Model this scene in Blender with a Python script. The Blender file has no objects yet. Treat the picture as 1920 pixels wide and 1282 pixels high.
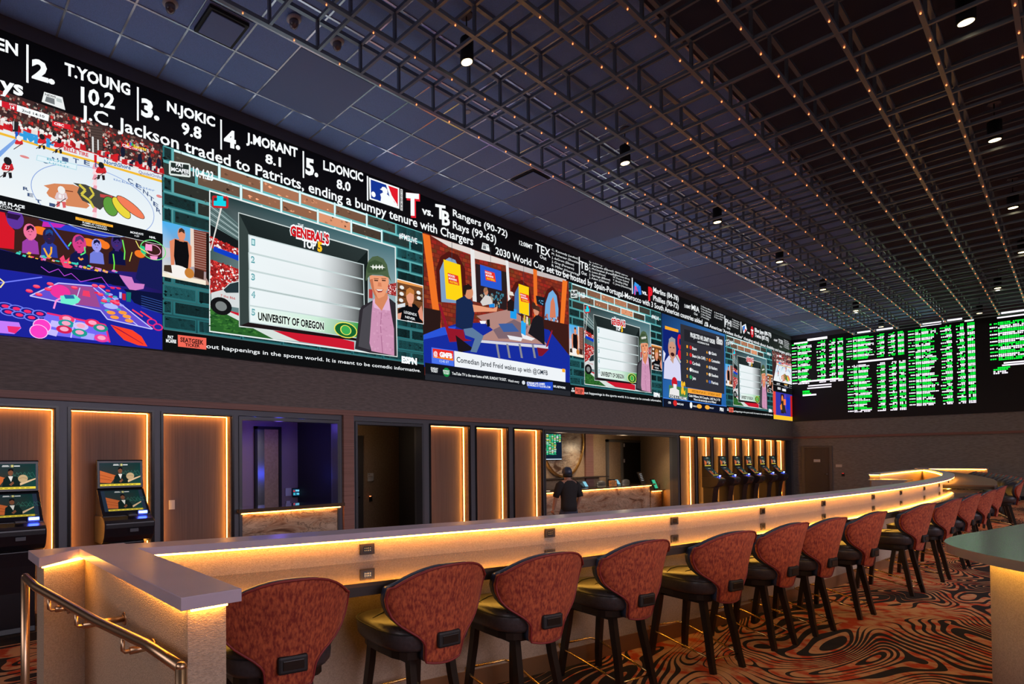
import bpy, bmesh, math, random
from mathutils import Vector, Matrix
random.seed(7)
SC = bpy.context.scene
COL = SC.collection
PI = math.pi

# ------------------------------------------------------------------ camera
CX, CY, FPX = 659.67, 843.45, 1060.36
YAW, PITCH, ROLL = 0.91, 0.0146356, -0.0063931
EYE = Vector((0, 0, 1.6))
Fv = Vector((math.cos(YAW)*math.cos(PITCH), math.sin(YAW)*math.cos(PITCH), math.sin(PITCH)))
R0 = Vector((math.sin(YAW), -math.cos(YAW), 0)); U0 = R0.cross(Fv)
Rv = R0*math.cos(ROLL)+U0*math.sin(ROLL); Uv = -R0*math.sin(ROLL)+U0*math.cos(ROLL)
cd = bpy.data.cameras.new('camera'); cam = bpy.data.objects.new('camera', cd); COL.objects.link(cam)
cd.sensor_width = 36; cd.sensor_fit = 'HORIZONTAL'; cd.lens = FPX/1920*36
cd.shift_x = (960-CX)/1920; cd.shift_y = (CY-641)/1920; cd.clip_end = 200; cd.clip_start = .05
cam.matrix_world = Matrix.Translation(EYE) @ Matrix((Rv, Uv, -Fv)).transposed().to_4x4()
SC.camera = cam
def _ray(x, y): return Fv+Rv*((x-CX)/FPX)-Uv*((y-CY)/FPX)
def atY(x, y, Y): d = _ray(x, y); return EYE+d*(Y/d.y)
def atX(x, y, X): d = _ray(x, y); return EYE+d*(X/d.x)
def atZ(x, y, Z): d = _ray(x, y); return EYE+d*((Z-EYE.z)/d.z)

# ------------------------------------------------------------------ world, exposure, broad lights
w = bpy.data.worlds.new('world'); SC.world = w; w.use_nodes = True
w.node_tree.nodes['Background'].inputs[0].default_value = (.03, .035, .05, 1)
w.node_tree.nodes['Background'].inputs[1].default_value = 0.1
vs = SC.view_settings
vs.view_transform = 'Standard'; vs.look = 'None'; vs.gamma = 1; vs.exposure = 0.0; vs.use_curve_mapping = False
try:
    SC.cycles.use_denoising = True
    SC.cycles.max_bounces = 6; SC.cycles.diffuse_bounces = 3; SC.cycles.glossy_bounces = 3
    SC.cycles.sample_clamp_indirect = 4; SC.cycles.caustics_reflective = False; SC.cycles.caustics_refractive = False
except Exception: pass
W, D = 7.705, 30.476           # left wall plane, end wall plane
ZL = -0.35                     # lower floor
ZS0, ZS1 = 3.085, 6.65         # video boards
ZC = 6.83                      # tile ceiling
def lamp(name, kind, loc, power, color, size=.1, rot=None, spot=None, sy=None, spread=None):
    l = bpy.data.lights.new(name, kind); l.energy = power; l.color = color
    if kind == 'AREA':
        l.size = size
        if sy: l.shape = 'RECTANGLE'; l.size_y = sy
        if spread: l.spread = spread
    else: l.shadow_soft_size = size
    if spot: l.spot_size = spot; l.spot_blend = .8
    o = bpy.data.objects.new(name, l); COL.objects.link(o); o.location = loc
    if rot: o.rotation_euler = rot
    return o
# downlights of the hall (their housings are built with the lattice)
ROW1 = [(5.156, 4.37), (8.95, 4.37), (12.69, 4.37), (16.51, 4.37), (20.27, 4.37), (24.1, 4.37), (27.9, 4.37)]
ROW2 = [(5.2, .70), (8.98, .68), (12.7, .70), (16.47, .70), (20.28, .74), (24.1, 1.34), (27.9, 1.96)]
for i, (x, y) in enumerate(ROW1+ROW2):
    lamp('downlight_or_fill', 'SPOT', (x, y, 6.26), 80, (1, .80, .60), .05, (0, 0, 0), math.radians(110))
for i, (x, y) in enumerate([(2, -3), (8, -3), (14, -3), (20, -3), (26, -3)]):
    lamp('downlight_or_fill', 'SPOT', (x, y, 6.7), 160, (1, .8, .62), .1, (0, 0, 0), math.radians(110))  # extra unseen spots without housings, added as ambient fill from the ceiling
# broad unseen fill lamp on the opposite side, added to brighten the left wall
lamp('side_fill', 'AREA', (12, -9, 4.2), 420, (.94, .84, .98), 30, (math.radians(64), 0, 0), sy=4, spread=math.radians(84))

# second unseen fill behind the camera, added to lift the wing and end wall
lamp('rear_fill', 'AREA', (-7.5, -1.5, 4.4), 110, (1, .86, .86), 16, (math.radians(66), 0, math.radians(-90)), sy=3, spread=math.radians(84))

# ------------------------------------------------------------------ helpers
def lin(c):
    c = c/255.0
    return c/12.92 if c <= .04045 else ((c+.055)/1.055)**2.4
def L3(r, g, b): return (lin(r), lin(g), lin(b))
class MB:
    def __init__(s): s.v = []; s.f = []; s.m = []; s.smooth = []; s.cur = 0
    def add(s, vs_, fs, smooth=False):
        n = len(s.v); s.v += [tuple(p) for p in vs_]
        for f in fs: s.f.append([i+n for i in f]); s.m.append(s.cur); s.smooth.append(smooth)
        return s
    def box(s, x0, x1, y0, y1, z0, z1):
        v = [(x, y, z) for z in (z0, z1) for (x, y) in ((x0, y0), (x1, y0), (x1, y1), (x0, y1))]
        return s.add(v, [(3, 2, 1, 0), (4, 5, 6, 7), (0, 1, 5, 4), (1, 2, 6, 5), (2, 3, 7, 6), (3, 0, 4, 7)])
    def quad(s, a, b, c, d): return s.add([a, b, c, d], [(0, 1, 2, 3)])
    def prism(s, poly, z0, z1, smooth=False):     # poly: CCW list of (x,y)
        n = len(poly); v = [(x, y, z0) for x, y in poly]+[(x, y, z1) for x, y in poly]
        s.add(v, [tuple(range(n-1, -1, -1)), tuple(range(n, 2*n))])
        k = len(s.v)-2*n
        for i in range(n):
            j = (i+1) % n; s.f.append([k+i, k+j, k+n+j, k+n+i]); s.m.append(s.cur); s.smooth.append(smooth)
        return s
    def prism_x(s, prof, x0, x1):                 # prof: list of (y,z) extruded along x
        n = len(prof); v = [(x0, y, z) for y, z in prof]+[(x1, y, z) for y, z in prof]
        fs = [tuple(range(n)), tuple(range(2*n-1, n-1, -1))]+[(i, i+n, (i+1) % n+n, (i+1) % n) for i in range(n)]
        return s.add(v, fs)
    def band(s, pl, pr, z0, z1, closed=False):    # solid strip between two polylines
        n = len(pl)
        v = []
        for a, b in zip(pl, pr): v += [(a[0], a[1], z0), (b[0], b[1], z0), (b[0], b[1], z1), (a[0], a[1], z1)]
        fs = []
        for i in range(n-1):
            o, q = 4*i, 4*i+4
            for k in range(4): fs.append((o+k, o+(k+1) % 4, q+(k+1) % 4, q+k))
        fs += [(3, 2, 1, 0), (4*n-4, 4*n-3, 4*n-2, 4*n-1)]
        return s.add(v, fs)
    def tube(s, pts, r, seg=10, cap=True, square=False):
        pts = [Vector(p) for p in pts]; n = len(pts); rs = r if isinstance(r, (list, tuple)) else [r]*n
        if square: seg = 4
        t0 = (pts[1]-pts[0]).normalized(); up = Vector((0, 0, 1)) if abs(t0.z) < .9 else Vector((0, 1, 0))
        v = []
        for i, p in enumerate(pts):
            a = pts[max(i-1, 0)]; b = pts[min(i+1, n-1)]; t = (b-a).normalized()
            sx = t.cross(up).normalized(); sy = sx.cross(t).normalized()
            for k in range(seg):
                th = 2*PI*k/seg+(PI/4 if square else 0); rr = rs[i]*(1.4142 if square else 1)
                v.append(p+sx*math.cos(th)*rr+sy*math.sin(th)*rr)
        fs = []
        for i in range(n-1):
            for k in range(seg):
                fs.append((i*seg+k, i*seg+(k+1) % seg, (i+1)*seg+(k+1) % seg, (i+1)*seg+k))
        s.add(v, fs, smooth=not square)
        if cap: s.add(v[:seg], [tuple(range(seg))]); s.add(v[-seg:], [tuple(range(seg-1, -1, -1))])
        return s
    def lathe(s, prof, c=(0, 0), seg=20, smooth=True):   # prof: (r,z)
        v = []
        for r, z in prof:
            for k in range(seg): a = 2*PI*k/seg; v.append((c[0]+r*math.cos(a), c[1]+r*math.sin(a), z))
        fs = [(i*seg+k, i*seg+(k+1) % seg, (i+1)*seg+(k+1) % seg, (i+1)*seg+k) for i in range(len(prof)-1) for k in range(seg)]
        s.add(v, fs, smooth)
        s.add(v[:seg], [tuple(range(seg-1, -1, -1))]); s.add(v[-seg:], [tuple(range(seg))])
        return s
    def xform(s, M):
        s.v = [tuple(M @ Vector(p)) for p in s.v]; return s
    def build(s, name, mat, parent=None, bevel=0, subsurf=0, fix=True):
        me = bpy.data.meshes.new(name); me.from_pydata(s.v, [], s.f)
        for i, p in enumerate(me.polygons): p.material_index = s.m[i]; p.use_smooth = s.smooth[i]
        for mm in (mat if isinstance(mat, (list, tuple)) else [mat]): me.materials.append(mm)
        if fix:
            bm = bmesh.new(); bm.from_mesh(me); bmesh.ops.remove_doubles(bm, verts=bm.verts, dist=1e-5)
            bmesh.ops.recalc_face_normals(bm, faces=bm.faces); bm.to_mesh(me); bm.free()
        o = bpy.data.objects.new(name, me); COL.objects.link(o)
        if parent: o.parent = parent
        if bevel:
            m = o.modifiers.new('b', 'BEVEL'); m.width = bevel; m.segments = 2; m.limit_method = 'ANGLE'; m.angle_limit = math.radians(40)
        if subsurf: m = o.modifiers.new('s', 'SUBSURF'); m.levels = subsurf; m.render_levels = subsurf
        return o
def empty(name, label, cat, loc=(0, 0, 0), rz=0, group=None):
    o = bpy.data.objects.new(name, None); COL.objects.link(o); o.location = loc; o.rotation_euler = (0, 0, rz)
    return tag(o, label, cat, group)
def tag(o, label=None, cat=None, group=None, kind=None):
    if label: o['label'] = label
    if cat: o['category'] = cat
    if group: o['group'] = group
    if kind: o['kind'] = kind
    return o
def struct(name, mb, mat, **k): return tag(mb.build(name, mat, **k), kind='structure')
def dup(root, loc, rz, label=None, group=None):
    r = root.copy(); COL.objects.link(r); r.location = loc; r.rotation_euler = (0, 0, rz)
    if label: r['label'] = label
    if group: r['group'] = group
    for ch in list(root.children):
        c = ch.copy(); COL.objects.link(c); c.parent = r
        for g in ch.children:
            e = g.copy(); COL.objects.link(e); e.parent = c
    return r

# ------------------------------------------------------------------ materials
def mat(name, col, rough=.6, metal=0, spec=.5, emit=None, estr=0, noise=None, bump=None, coat=0):
    """noise: (scale xyz, other colour, detail, contrast lo, hi); bump: (scale xyz, strength, distance)"""
    m = bpy.data.materials.new(name); m.use_nodes = True; nt = m.node_tree; b = nt.nodes['Principled BSDF']
    b.inputs['Base Color'].default_value = (*col, 1); b.inputs['Roughness'].default_value = rough
    b.inputs['Metallic'].default_value = metal; b.inputs['Specular IOR Level'].default_value = spec
    if coat: b.inputs['Coat Weight'].default_value = coat; b.inputs['Coat Roughness'].default_value = .05
    if emit: b.inputs['Emission Color'].default_value = (*emit, 1); b.inputs['Emission Strength'].default_value = estr
    def nz(scale, detail=4, dist=0):
        tc = nt.nodes.new('ShaderNodeTexCoord'); mp = nt.nodes.new('ShaderNodeMapping'); mp.inputs['Scale'].default_value = scale
        n = nt.nodes.new('ShaderNodeTexNoise'); n.inputs['Scale'].default_value = 1; n.inputs['Detail'].default_value = detail
        n.inputs['Distortion'].default_value = dist
        nt.links.new(tc.outputs['Object'], mp.inputs[0]); nt.links.new(mp.outputs[0], n.inputs['Vector']); return n
    if noise:
        sc, c2, det, lo, hi = noise
        n = nz(sc, det); r = nt.nodes.new('ShaderNodeValToRGB')
        r.color_ramp.elements[0].position = lo; r.color_ramp.elements[0].color = (*col, 1)
        r.color_ramp.elements[1].position = hi; r.color_ramp.elements[1].color = (*c2, 1)
        nt.links.new(n.outputs['Fac'], r.inputs[0]); nt.links.new(r.outputs[0], b.inputs['Base Color'])
    if bump:
        sc, st, di = bump
        n = nz(sc, 3); bp = nt.nodes.new('ShaderNodeBump'); bp.inputs['Strength'].default_value = st; bp.inputs['Distance'].default_value = di
        nt.links.new(n.outputs['Fac'], bp.inputs['Height']); nt.links.new(bp.outputs[0], b.inputs['Normal'])
    return m
def glow(name, col, st):
    m = bpy.data.materials.new(name); m.use_nodes = True; nt = m.node_tree; nt.nodes.clear()
    e = nt.nodes.new('ShaderNodeEmission'); e.inputs[0].default_value = (*col, 1); e.inputs[1].default_value = st
    o = nt.nodes.new('ShaderNodeOutputMaterial'); nt.links.new(e.outputs[0], o.inputs[0]); return m
M = {}
M['wallpaper'] = mat('wallpaper', (.24, .20, .185), .85, noise=((7, 7, 60), (.175, .145, .135), 3, .4, .6), bump=((10, 10, 90), .35, .01))
M['endwall'] = mat('endwall', (.31, .305, .28), .85, noise=((30, 8, 40), (.24, .235, .215), 3, .4, .6), bump=((40, 12, 60), .3, .01))
M['woodtrim'] = mat('woodtrim', (.34, .17, .135), .5, noise=((1, 1, 120), (.24, .115, .09), 4, .4, .65))
M['panelwood'] = mat('panelwood', (.18, .115, .095), .5, noise=((140, 140, 1.2), (.125, .08, .067), 4, .4, .65))
M['frame'] = mat('frame', (.10, .105, .12), .38, .5)
M['pilaster'] = mat('pilaster', (.13, .135, .155), .45, .3)
M['blackgloss'] = mat('blackgloss', (.012, .012, .016), .25)
M['black'] = mat('black', (.008, .008, .01), .6)
M['darkwall'] = mat('darkwall', (.02, .02, .024), .8)
M['tile'] = mat('tile', (.29, .46, .94), .9, noise=((120, 120, 120), (.23, .37, .78), 2, .35, .7), bump=((150, 150, 150), .4, .004))
M['gypsum'] = mat('gypsum', (.22, .32, .62), .85)
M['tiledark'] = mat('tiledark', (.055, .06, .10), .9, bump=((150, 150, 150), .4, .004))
M['tbar'] = mat('tbar', (.70, .74, .85), .22, .7)
M['lattice'] = mat('lattice', (.21, .26, .33), .3, .45)
M['linen'] = mat('linen', (.50, .385, .29), .85, noise=((90, 90, 160), (.37, .28, .205), 4, .35, .7), bump=((140, 140, 260), .7, .006))
M['cap'] = mat('cap', (.52, .43, .52), .28, noise=((3, 3, 3), (.46, .38, .46), 3, .4, .7))
M['counter'] = mat('counter', (.10, .066, .045), .07, 0, 1.0, coat=1.0)
M['edge'] = mat('edge', (.03, .02, .017), .5)
M['kick'] = mat('kick', (.26, .13, .06), .4, .3)
M['led'] = glow('led', (1, .40, .045), 44)
M['ledp'] = glow('ledp', (1, .38, .055), 30)
M['stone'] = None
M['velvet'] = mat('velvet', (.50, .10, .035), .85, noise=((80, 80, 34), (.20, .018, .010), 10, .36, .62), bump=((60, 60, 30), .5, .004))
M['velvet'].node_tree.nodes['Principled BSDF'].inputs['Sheen Weight'].default_value = .35
M['velvet'].node_tree.nodes['Principled BSDF'].inputs['Sheen Tint'].default_value = (.9, .35, .2, 1)
M['piping'] = mat('piping', (.22, .02, .02), .6)
M['vinyl'] = mat('vinyl', (.045, .04, .045), .32, noise=((60, 60, 60), (.035, .03, .034), 2, .4, .6), bump=((70, 70, 70), .08, .002))
M['navy'] = mat('navy', (.03, .045, .085), .35)
M['leg'] = mat('leg', (.012, .009, .008), .3)
M['brass'] = mat('brass', (.83, .56, .22), .2, 1)
M['bronze'] = mat('bronze', (.62, .42, .27), .33, 1)
M['white'] = mat('white', (.7, .68, .64), .6)
M['steel'] = mat('steel', (.5, .5, .52), .25, 1)
M['door'] = mat('door', (.075, .066, .06), .5)
M['doorframe'] = mat('doorframe', (.13, .125, .115), .45)
M['band'] = mat('band', (.13, .135, .16), .7)
M['skin'] = mat('skin', (.5, .27, .19), .55)
M['shirt'] = mat('shirt', (.02, .018, .02), .85)
M['jeans'] = mat('jeans', (.05, .06, .1), .85)
M['tan'] = mat('tan', (.42, .29, .17), .85, noise=((25, 25, 25), (.36, .24, .14), 3, .4, .6))
M['purple'] = mat('purple', (.30, .22, .26), .85)
M['dome'] = mat('dome', (.25, .22, .24), .12, .4)
M['whitepl'] = mat('whitepl', (.6, .6, .65), .5)
M['bulb'] = glow('bulb', (1, .74, .38), 5)
M['redled'] = glow('redled', (1, .20, .06), 3.5)
M['blueled'] = glow('blueled', (.04, .08, 1), 60)
M['bluewhite'] = glow('bluewhite', (.45, .55, 1), 10)

def stone_mat():
    m = mat('stone', (.45, .36, .27), .3); nt = m.node_tree; b = nt.nodes['Principled BSDF']; N = nt.nodes.new; K = nt.links.new
    tc = N('ShaderNodeTexCoord'); mp = N('ShaderNodeMapping'); mp.inputs['Scale'].default_value = (.45, .45, 1.5); mp.inputs['Rotation'].default_value = (0, .5, 0); K(tc.outputs['Object'], mp.inputs[0])
    n = N('ShaderNodeTexNoise'); n.inputs['Scale'].default_value = 2.2; n.inputs['Detail'].default_value = 9; n.inputs['Roughness'].default_value = .62; n.inputs['Distortion'].default_value = 2.2; K(mp.outputs[0], n.inputs['Vector'])
    r = N('ShaderNodeValToRGB'); e = r.color_ramp.elements
    e[0].position = .34; e[0].color = (.10, .05, .03, 1); e[1].position = .68; e[1].color = (.60, .50, .38, 1)
    for q, c in ((.43, (.36, .23, .15)), (.47, (.50, .40, .29)), (.495, (.16, .11, .08)), (.52, (.52, .42, .31)), (.57, (.40, .31, .23)), (.59, (.56, .46, .35))): x = e.new(q); x.color = (*c, 1)
    K(n.outputs['Fac'], r.inputs[0]); K(r.outputs[0], b.inputs['Base Color'])
    return m
M['stone'] = stone_mat()
def carpet_mat():
    m = mat('carpet', (.3, .1, .04), .95, spec=.1); nt = m.node_tree; b = nt.nodes['Principled BSDF']; N = nt.nodes.new; K = nt.links.new
    def math_(op, a, bb=None, c=None):
        n = N('ShaderNodeMath'); n.operation = op
        for i, q in enumerate((a, bb, c)):
            if q is None: continue
            if isinstance(q, (int, float)): n.inputs[i].default_value = q
            else: K(q, n.inputs[i])
        return n.outputs[0]
    tc = N('ShaderNodeTexCoord'); mp = N('ShaderNodeMapping'); mp.inputs['Scale'].default_value = (.46, .85, 1); mp.inputs['Rotation'].default_value = (0, 0, .25); K(tc.outputs['Object'], mp.inputs[0])
    n1 = N('ShaderNodeTexNoise'); n1.inputs['Scale'].default_value = 1.0; n1.inputs['Detail'].default_value = 1.2; n1.inputs['Distortion'].default_value = 1.1; K(mp.outputs[0], n1.inputs['Vector'])
    n2 = N('ShaderNodeTexNoise'); n2.inputs['Scale'].default_value = 1.3; n2.inputs['Detail'].default_value = 1; K(mp.outputs[0], n2.inputs['Vector'])
    n3 = N('ShaderNodeTexNoise'); n3.inputs['Scale'].default_value = 7; n3.inputs['Detail'].default_value = 5; K(tc.outputs['Object'], n3.inputs['Vector'])
    ph = math_('MULTIPLY', n1.outputs['Fac'], 31)
    fr = math_('FRACT', ph)
    tri = math_('ABSOLUTE', math_('SUBTRACT', fr, .5))           # 0 mid .5 edges
    wdt = math_('MULTIPLY_ADD', n2.outputs['Fac'], 1.25, -.40)     # line width varies
    dark = math_('LESS_THAN', tri, wdt)
    r = N('ShaderNodeValToRGB'); e = r.color_ramp.elements; e[0].position = .46; e[0].color = (.60, .32, .17, 1); e[1].position = .60; e[1].color = (.52, .07, .028, 1)
    K(n3.outputs['Fac'], r.inputs[0])
    r2 = N('ShaderNodeValToRGB'); e = r2.color_ramp.elements; e[0].position = .3; e[0].color = (.035, .03, .032, 1); e[1].position = .8; e[1].color = (.02, .018, .021, 1)
    K(n3.outputs['Fac'], r2.inputs[0])
    mx = N('ShaderNodeMix'); mx.data_type = 'RGBA'; K(dark, mx.inputs['Factor']); K(r.outputs[0], mx.inputs['A']); K(r2.outputs[0], mx.inputs['B'])
    K(mx.outputs['Result'], b.inputs['Base Color'])
    n4 = N('ShaderNodeTexNoise'); n4.inputs['Scale'].default_value = 260; K(tc.outputs['Object'], n4.inputs['Vector'])
    bp = N('ShaderNodeBump'); bp.inputs['Strength'].default_value = .5; bp.inputs['Distance'].default_value = .004; K(n4.outputs['Fac'], bp.inputs['Height']); K(bp.outputs[0], b.inputs['Normal'])
    return m
M['carpet'] = carpet_mat()
def screen_mat():
    m = bpy.data.materials.new('screen_pixels'); m.use_nodes = True; nt = m.node_tree; nt.nodes.clear()
    a = nt.nodes.new('ShaderNodeAttribute'); a.attribute_name = 'Col'
    e = nt.nodes.new('ShaderNodeEmission'); e.inputs[1].default_value = 1.12; o = nt.nodes.new('ShaderNodeOutputMaterial')
    nt.links.new(a.outputs['Color'], e.inputs[0]); nt.links.new(e.outputs[0], o.inputs[0]); return m
M['screen'] = screen_mat(); M['screen2'] = M['screen'].copy(); M['screen2'].node_tree.nodes['Emission'].inputs[1].default_value = 1.8
M['ledu'] = glow('ledu', (1, .50, .07), 22)
M['kiosk'] = mat('kiosk', (.014, .014, .02), .3)
M['capr'] = mat('capr', (.22, .24, .22), .2, spec=.9)
M['linen2'] = M['linen']
M['raised'] = mat('raised', (.12, .075, .055), .65)
# ------------------------------------------------------------------ pictures on the screens (flat emissive drawings, in metres on the board)
_tc = {}
def glyphs(s, bold):
    k = (s, bold)
    if k in _tc: return _tc[k]
    c = bpy.data.curves.new('t', 'FONT'); c.body = s; c.size = 1; c.offset = bold; c.resolution_u = 2; c.fill_mode = 'FRONT'
    o = bpy.data.objects.new('t', c); COL.objects.link(o)
    dg = bpy.context.evaluated_depsgraph_get(); me = bpy.data.meshes.new_from_object(o.evaluated_get(dg))
    v = [(p.co.x, p.co.y) for p in me.vertices]; f = [tuple(p.vertices) for p in me.polygons]
    bpy.data.objects.remove(o); bpy.data.curves.remove(c); bpy.data.meshes.remove(me)
    xs = [p[0] for p in v] or [0, 1]
    _tc[k] = (v, f, min(xs), max(xs)); return _tc[k]
CAPH = .73
class Canvas:
    """axis 'Y': board facing -Y at y=pos, u=X; axis 'X': board facing -X at x=pos, u=-Y"""
    def __init__(s, axis, pos, step=.00012): s.axis = axis; s.pos = pos; s.step = step; s.n = 0; s.V = []; s.F = []; s.C = []; s.du = 0; s.M = None
    def at(s, x, y):
        if s.axis == 'Y': p = atY(x, y, s.pos); return (p.x, p.z)
        p = atX(x, y, s.pos); return (-p.y, p.z)
    def put(s, uv, faces, cols, layer=True):
        if layer: s.n += 1
        off = s.pos-.0005-s.step*s.n; b = len(s.V)
        for i, (u, v) in enumerate(uv):
            u += s.du
            p = (u, off, v) if s.axis == 'Y' else (off, -u, v)
            s.V.append(tuple(s.M @ Vector(p)) if s.M else p)
            s.C.append(cols[i] if isinstance(cols, list) else cols)
        for f in faces: s.F.append([i+b for i in f])
    def poly(s, uv, c, layer=True): s.put(uv, [tuple(range(len(uv)))], L3(*c), layer)
    def grad(s, uv, cs, layer=True): s.put(uv, [tuple(range(len(uv)))], [L3(*c) for c in cs], layer)
    def rect(s, u0, u1, v0, v1, c, layer=True): s.poly([(u0, v0), (u1, v0), (u1, v1), (u0, v1)], c, layer)
    def ell(s, u, v, ru, rv, c, seg=20, layer=True, rot=0):
        s.poly([(u+ru*math.cos(a)*math.cos(rot)-rv*math.sin(a)*math.sin(rot), v+ru*math.cos(a)*math.sin(rot)+rv*math.sin(a)*math.cos(rot)) for a in [2*PI*i/seg for i in range(seg)]], c, layer)
    def line(s, pts, wd, c, layer=True):
        if layer: s.n += 1
        for (a, b) in zip(pts[:-1], pts[1:]):
            dx, dy = b[0]-a[0], b[1]-a[1]; l = math.hypot(dx, dy) or 1; nx, ny = -dy/l*wd/2, dx/l*wd/2
            s.poly([(a[0]+nx, a[1]+ny), (a[0]-nx, a[1]-ny), (b[0]-nx, b[1]-ny), (b[0]+nx, b[1]+ny)], c, False)
    def arc(s, u, v, ru, rv, a0, a1, wd, c, seg=24): s.line([(u+ru*math.cos(a0+(a1-a0)*i/seg), v+rv*math.sin(a0+(a1-a0)*i/seg)) for i in range(seg+1)], wd, c)
    def text(s, t, p0, p1, h, c, bold=.02, slant=0):
        v, f, a, b = glyphs(t, bold); sx = (p1[0]-p0[0])/(b-a); sy = h/CAPH; sl = (p1[1]-p0[1])/(p1[0]-p0[0]) if p1[0] != p0[0] else 0
        s.put([(p0[0]+(x-a)*sx+slant*y*sy, p0[1]+y*sy+sl*(x-a)*sx) for x, y in v], f, L3(*c))
    def ptext(s, t, a, b, top, c, bold=.02, K=None, slant=0):
        """a, b: baseline left and right in photo pixels (through map K), top: y of cap tops at the left"""
        K = K or (lambda x, y: (x, y)); A = s.at(*K(*a)); B = s.at(*K(*b)); T = s.at(*K(a[0], top))
        s.text(t, A, B, T[1]-A[1], c, bold, slant)
    def specks(s, q, n, cols, su, sv, rnd=random):
        """n small quads scattered in the quad q (4 uv corners, order a b c d)"""
        s.n += 1
        for _ in range(n):
            i, j = rnd.random(), rnd.random()
            u = (q[0][0]*(1-i)+q[1][0]*i)*(1-j)+(q[3][0]*(1-i)+q[2][0]*i)*j
            v = (q[0][1]*(1-i)+q[1][1]*i)*(1-j)+(q[3][1]*(1-i)+q[2][1]*i)*j
            a = su*(.5+rnd.random()); b = sv*(.5+rnd.random())
            s.n += .02
            s.poly([(u-a, v-b*.6), (u+a*.6, v-b), (u+a, v+b*.7), (u-a*.5, v+b)], rnd.choice(cols), False)
    def build(s, name, parent, label=None, m='screen'):
        me = bpy.data.meshes.new(name); me.from_pydata(s.V, [], s.F)
        ca = me.color_attributes.new('Col', 'FLOAT_COLOR', 'POINT'); flat = []
        for c in s.C: flat += [c[0], c[1], c[2], 1]
        ca.data.foreach_set('color', flat); me.materials.append(M[m])
        o = bpy.data.objects.new(name, me); COL.objects.link(o); o.parent = parent
        if label: o['label'] = label
        return o
def crop(x0, y0, s): return lambda x, y: (x0+x*s, y0+y*s)
WH = (238, 242, 244)
YB = W-.02
wall_ = empty('video_wall', 'long black video wall of live sports pictures and score tickers above the lit wood panels', 'video wall', (15.5, W, ZS0))
def wp(o): o.parent = wall_; o.matrix_parent_inverse = Matrix.Translation(-Vector((15.5, W, ZS0))); return o
b = MB().box(-2.4, D-.02, YB, W+.02, ZS0, ZS1); wp(b.build('black_panel', M['black']))

def finish(cv, name, label=None):
    o = cv.build(name, None, label); return wp(o)

# --- tickers -----------------------------------------------------------------
T = Canvas('Y', YB)
A = crop(0, 0, .3121); B = crop(0, 0, 1/3); Cc = crop(500, 0, 1/3); S4 = crop(780, 340, .3275); S5 = crop(1050, 420, .2964)
T.ptext('EN', (-22, 292), (108, 335), 218, WH, .03, A)
def bar(K, x, y0, y1, wd=.022): a = T.at(*K(x, y0)); c = T.at(*K(x, y1)); T.rect(a[0]-wd, a[0]+wd, c[1], a[1], WH)
bar(A, 165, 268, 497, .012); bar(A, 828, 523, 725, .012); bar(A, 1328, 718, 898, .013); bar(B, 1706, 850, 1000, .014); bar(Cc, 567, 990, 1127, .016)
T.ptext('2.', (190, 462), (330, 505), 345, WH, .045, A); T.ptext('T.YOUNG', (388, 445), (782, 573), 372, WH, .035, A)
T.ptext('10.2', (485, 612), (690, 655), 517, WH, .03, A); T.ptext('ys', (-2, 540), (140, 577), 448, WH, .03, A)
T.ptext('3.', (848, 690), (958, 722), 585, WH, .045, A); T.ptext('N.JOKIC', (1003, 664), (1292, 762), 603, WH, .035, A); T.ptext('9.8', (1090, 802), (1210, 836), 730, WH, .03, A)
T.ptext('4.', (1345, 872), (1443, 897), 772, WH, .045, A); T.ptext('J.MORANT', (1385, 798), (1674, 885), 742, WH, .035, B); T.ptext('8.1', (1492, 915), (1580, 938), 862, WH, .03, B)
T.ptext('5.', (1718, 975), (1790, 993), 885, WH, .045, B); T.ptext('L.DONCIC', (318, 952), (542, 1022), 900, WH, .035, Cc); T.ptext('8.0', (393, 1057), (472, 1077), 1005, WH, .03, Cc)
T.ptext('J.C. Jackson traded to Patriots, ending a bumpy tenure with Chargers', (151/.3275-780/.3275, (220-340)/.3275), (327, 367), (194-340)/.3275, WH, .016, S4)
T.ptext('2030 World Cup set to be hosted by Spain-Portugal-Morocco with 3 South American countries added', (929, 476), (1316.8, 607.5), 462, WH, .016)
T.ptext("American 'Armless Archer' changing minds about disability and targets gold in", (1330, 613.5), (1483, 667.5), 607, WH, .016)
def news(K, q):
    p = [T.at(*K(*c)) for c in q]; T.poly(p, (225, 228, 228))
    f = lambda i, j: tuple((p[0][k]*(1-i)+p[1][k]*i)*(1-j)+(p[3][k]*(1-i)+p[2][k]*i)*j for k in (0, 1))
    T.poly([f(.15, .35), f(.55, .35), f(.55, .85), f(.12, .85)], (110, 115, 118)); T.poly([f(.65, .2), f(.92, .2), f(.92, .5), f(.65, .5)], (180, 190, 190))
    T.text('NEWS', f(.08, .3), f(.62, .27), abs(f(0, 0)[1]-f(0, .25)[1])*.8, (20, 20, 22), .02)
news(A, [(265, 552), (375, 585), (392, 662), (250, 612)]); news(S4, [(380, 350), (415, 362), (422, 402), (374, 388)]); news(S5, [(917, 618), (934, 622), (938, 650), (912, 644)])
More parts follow.
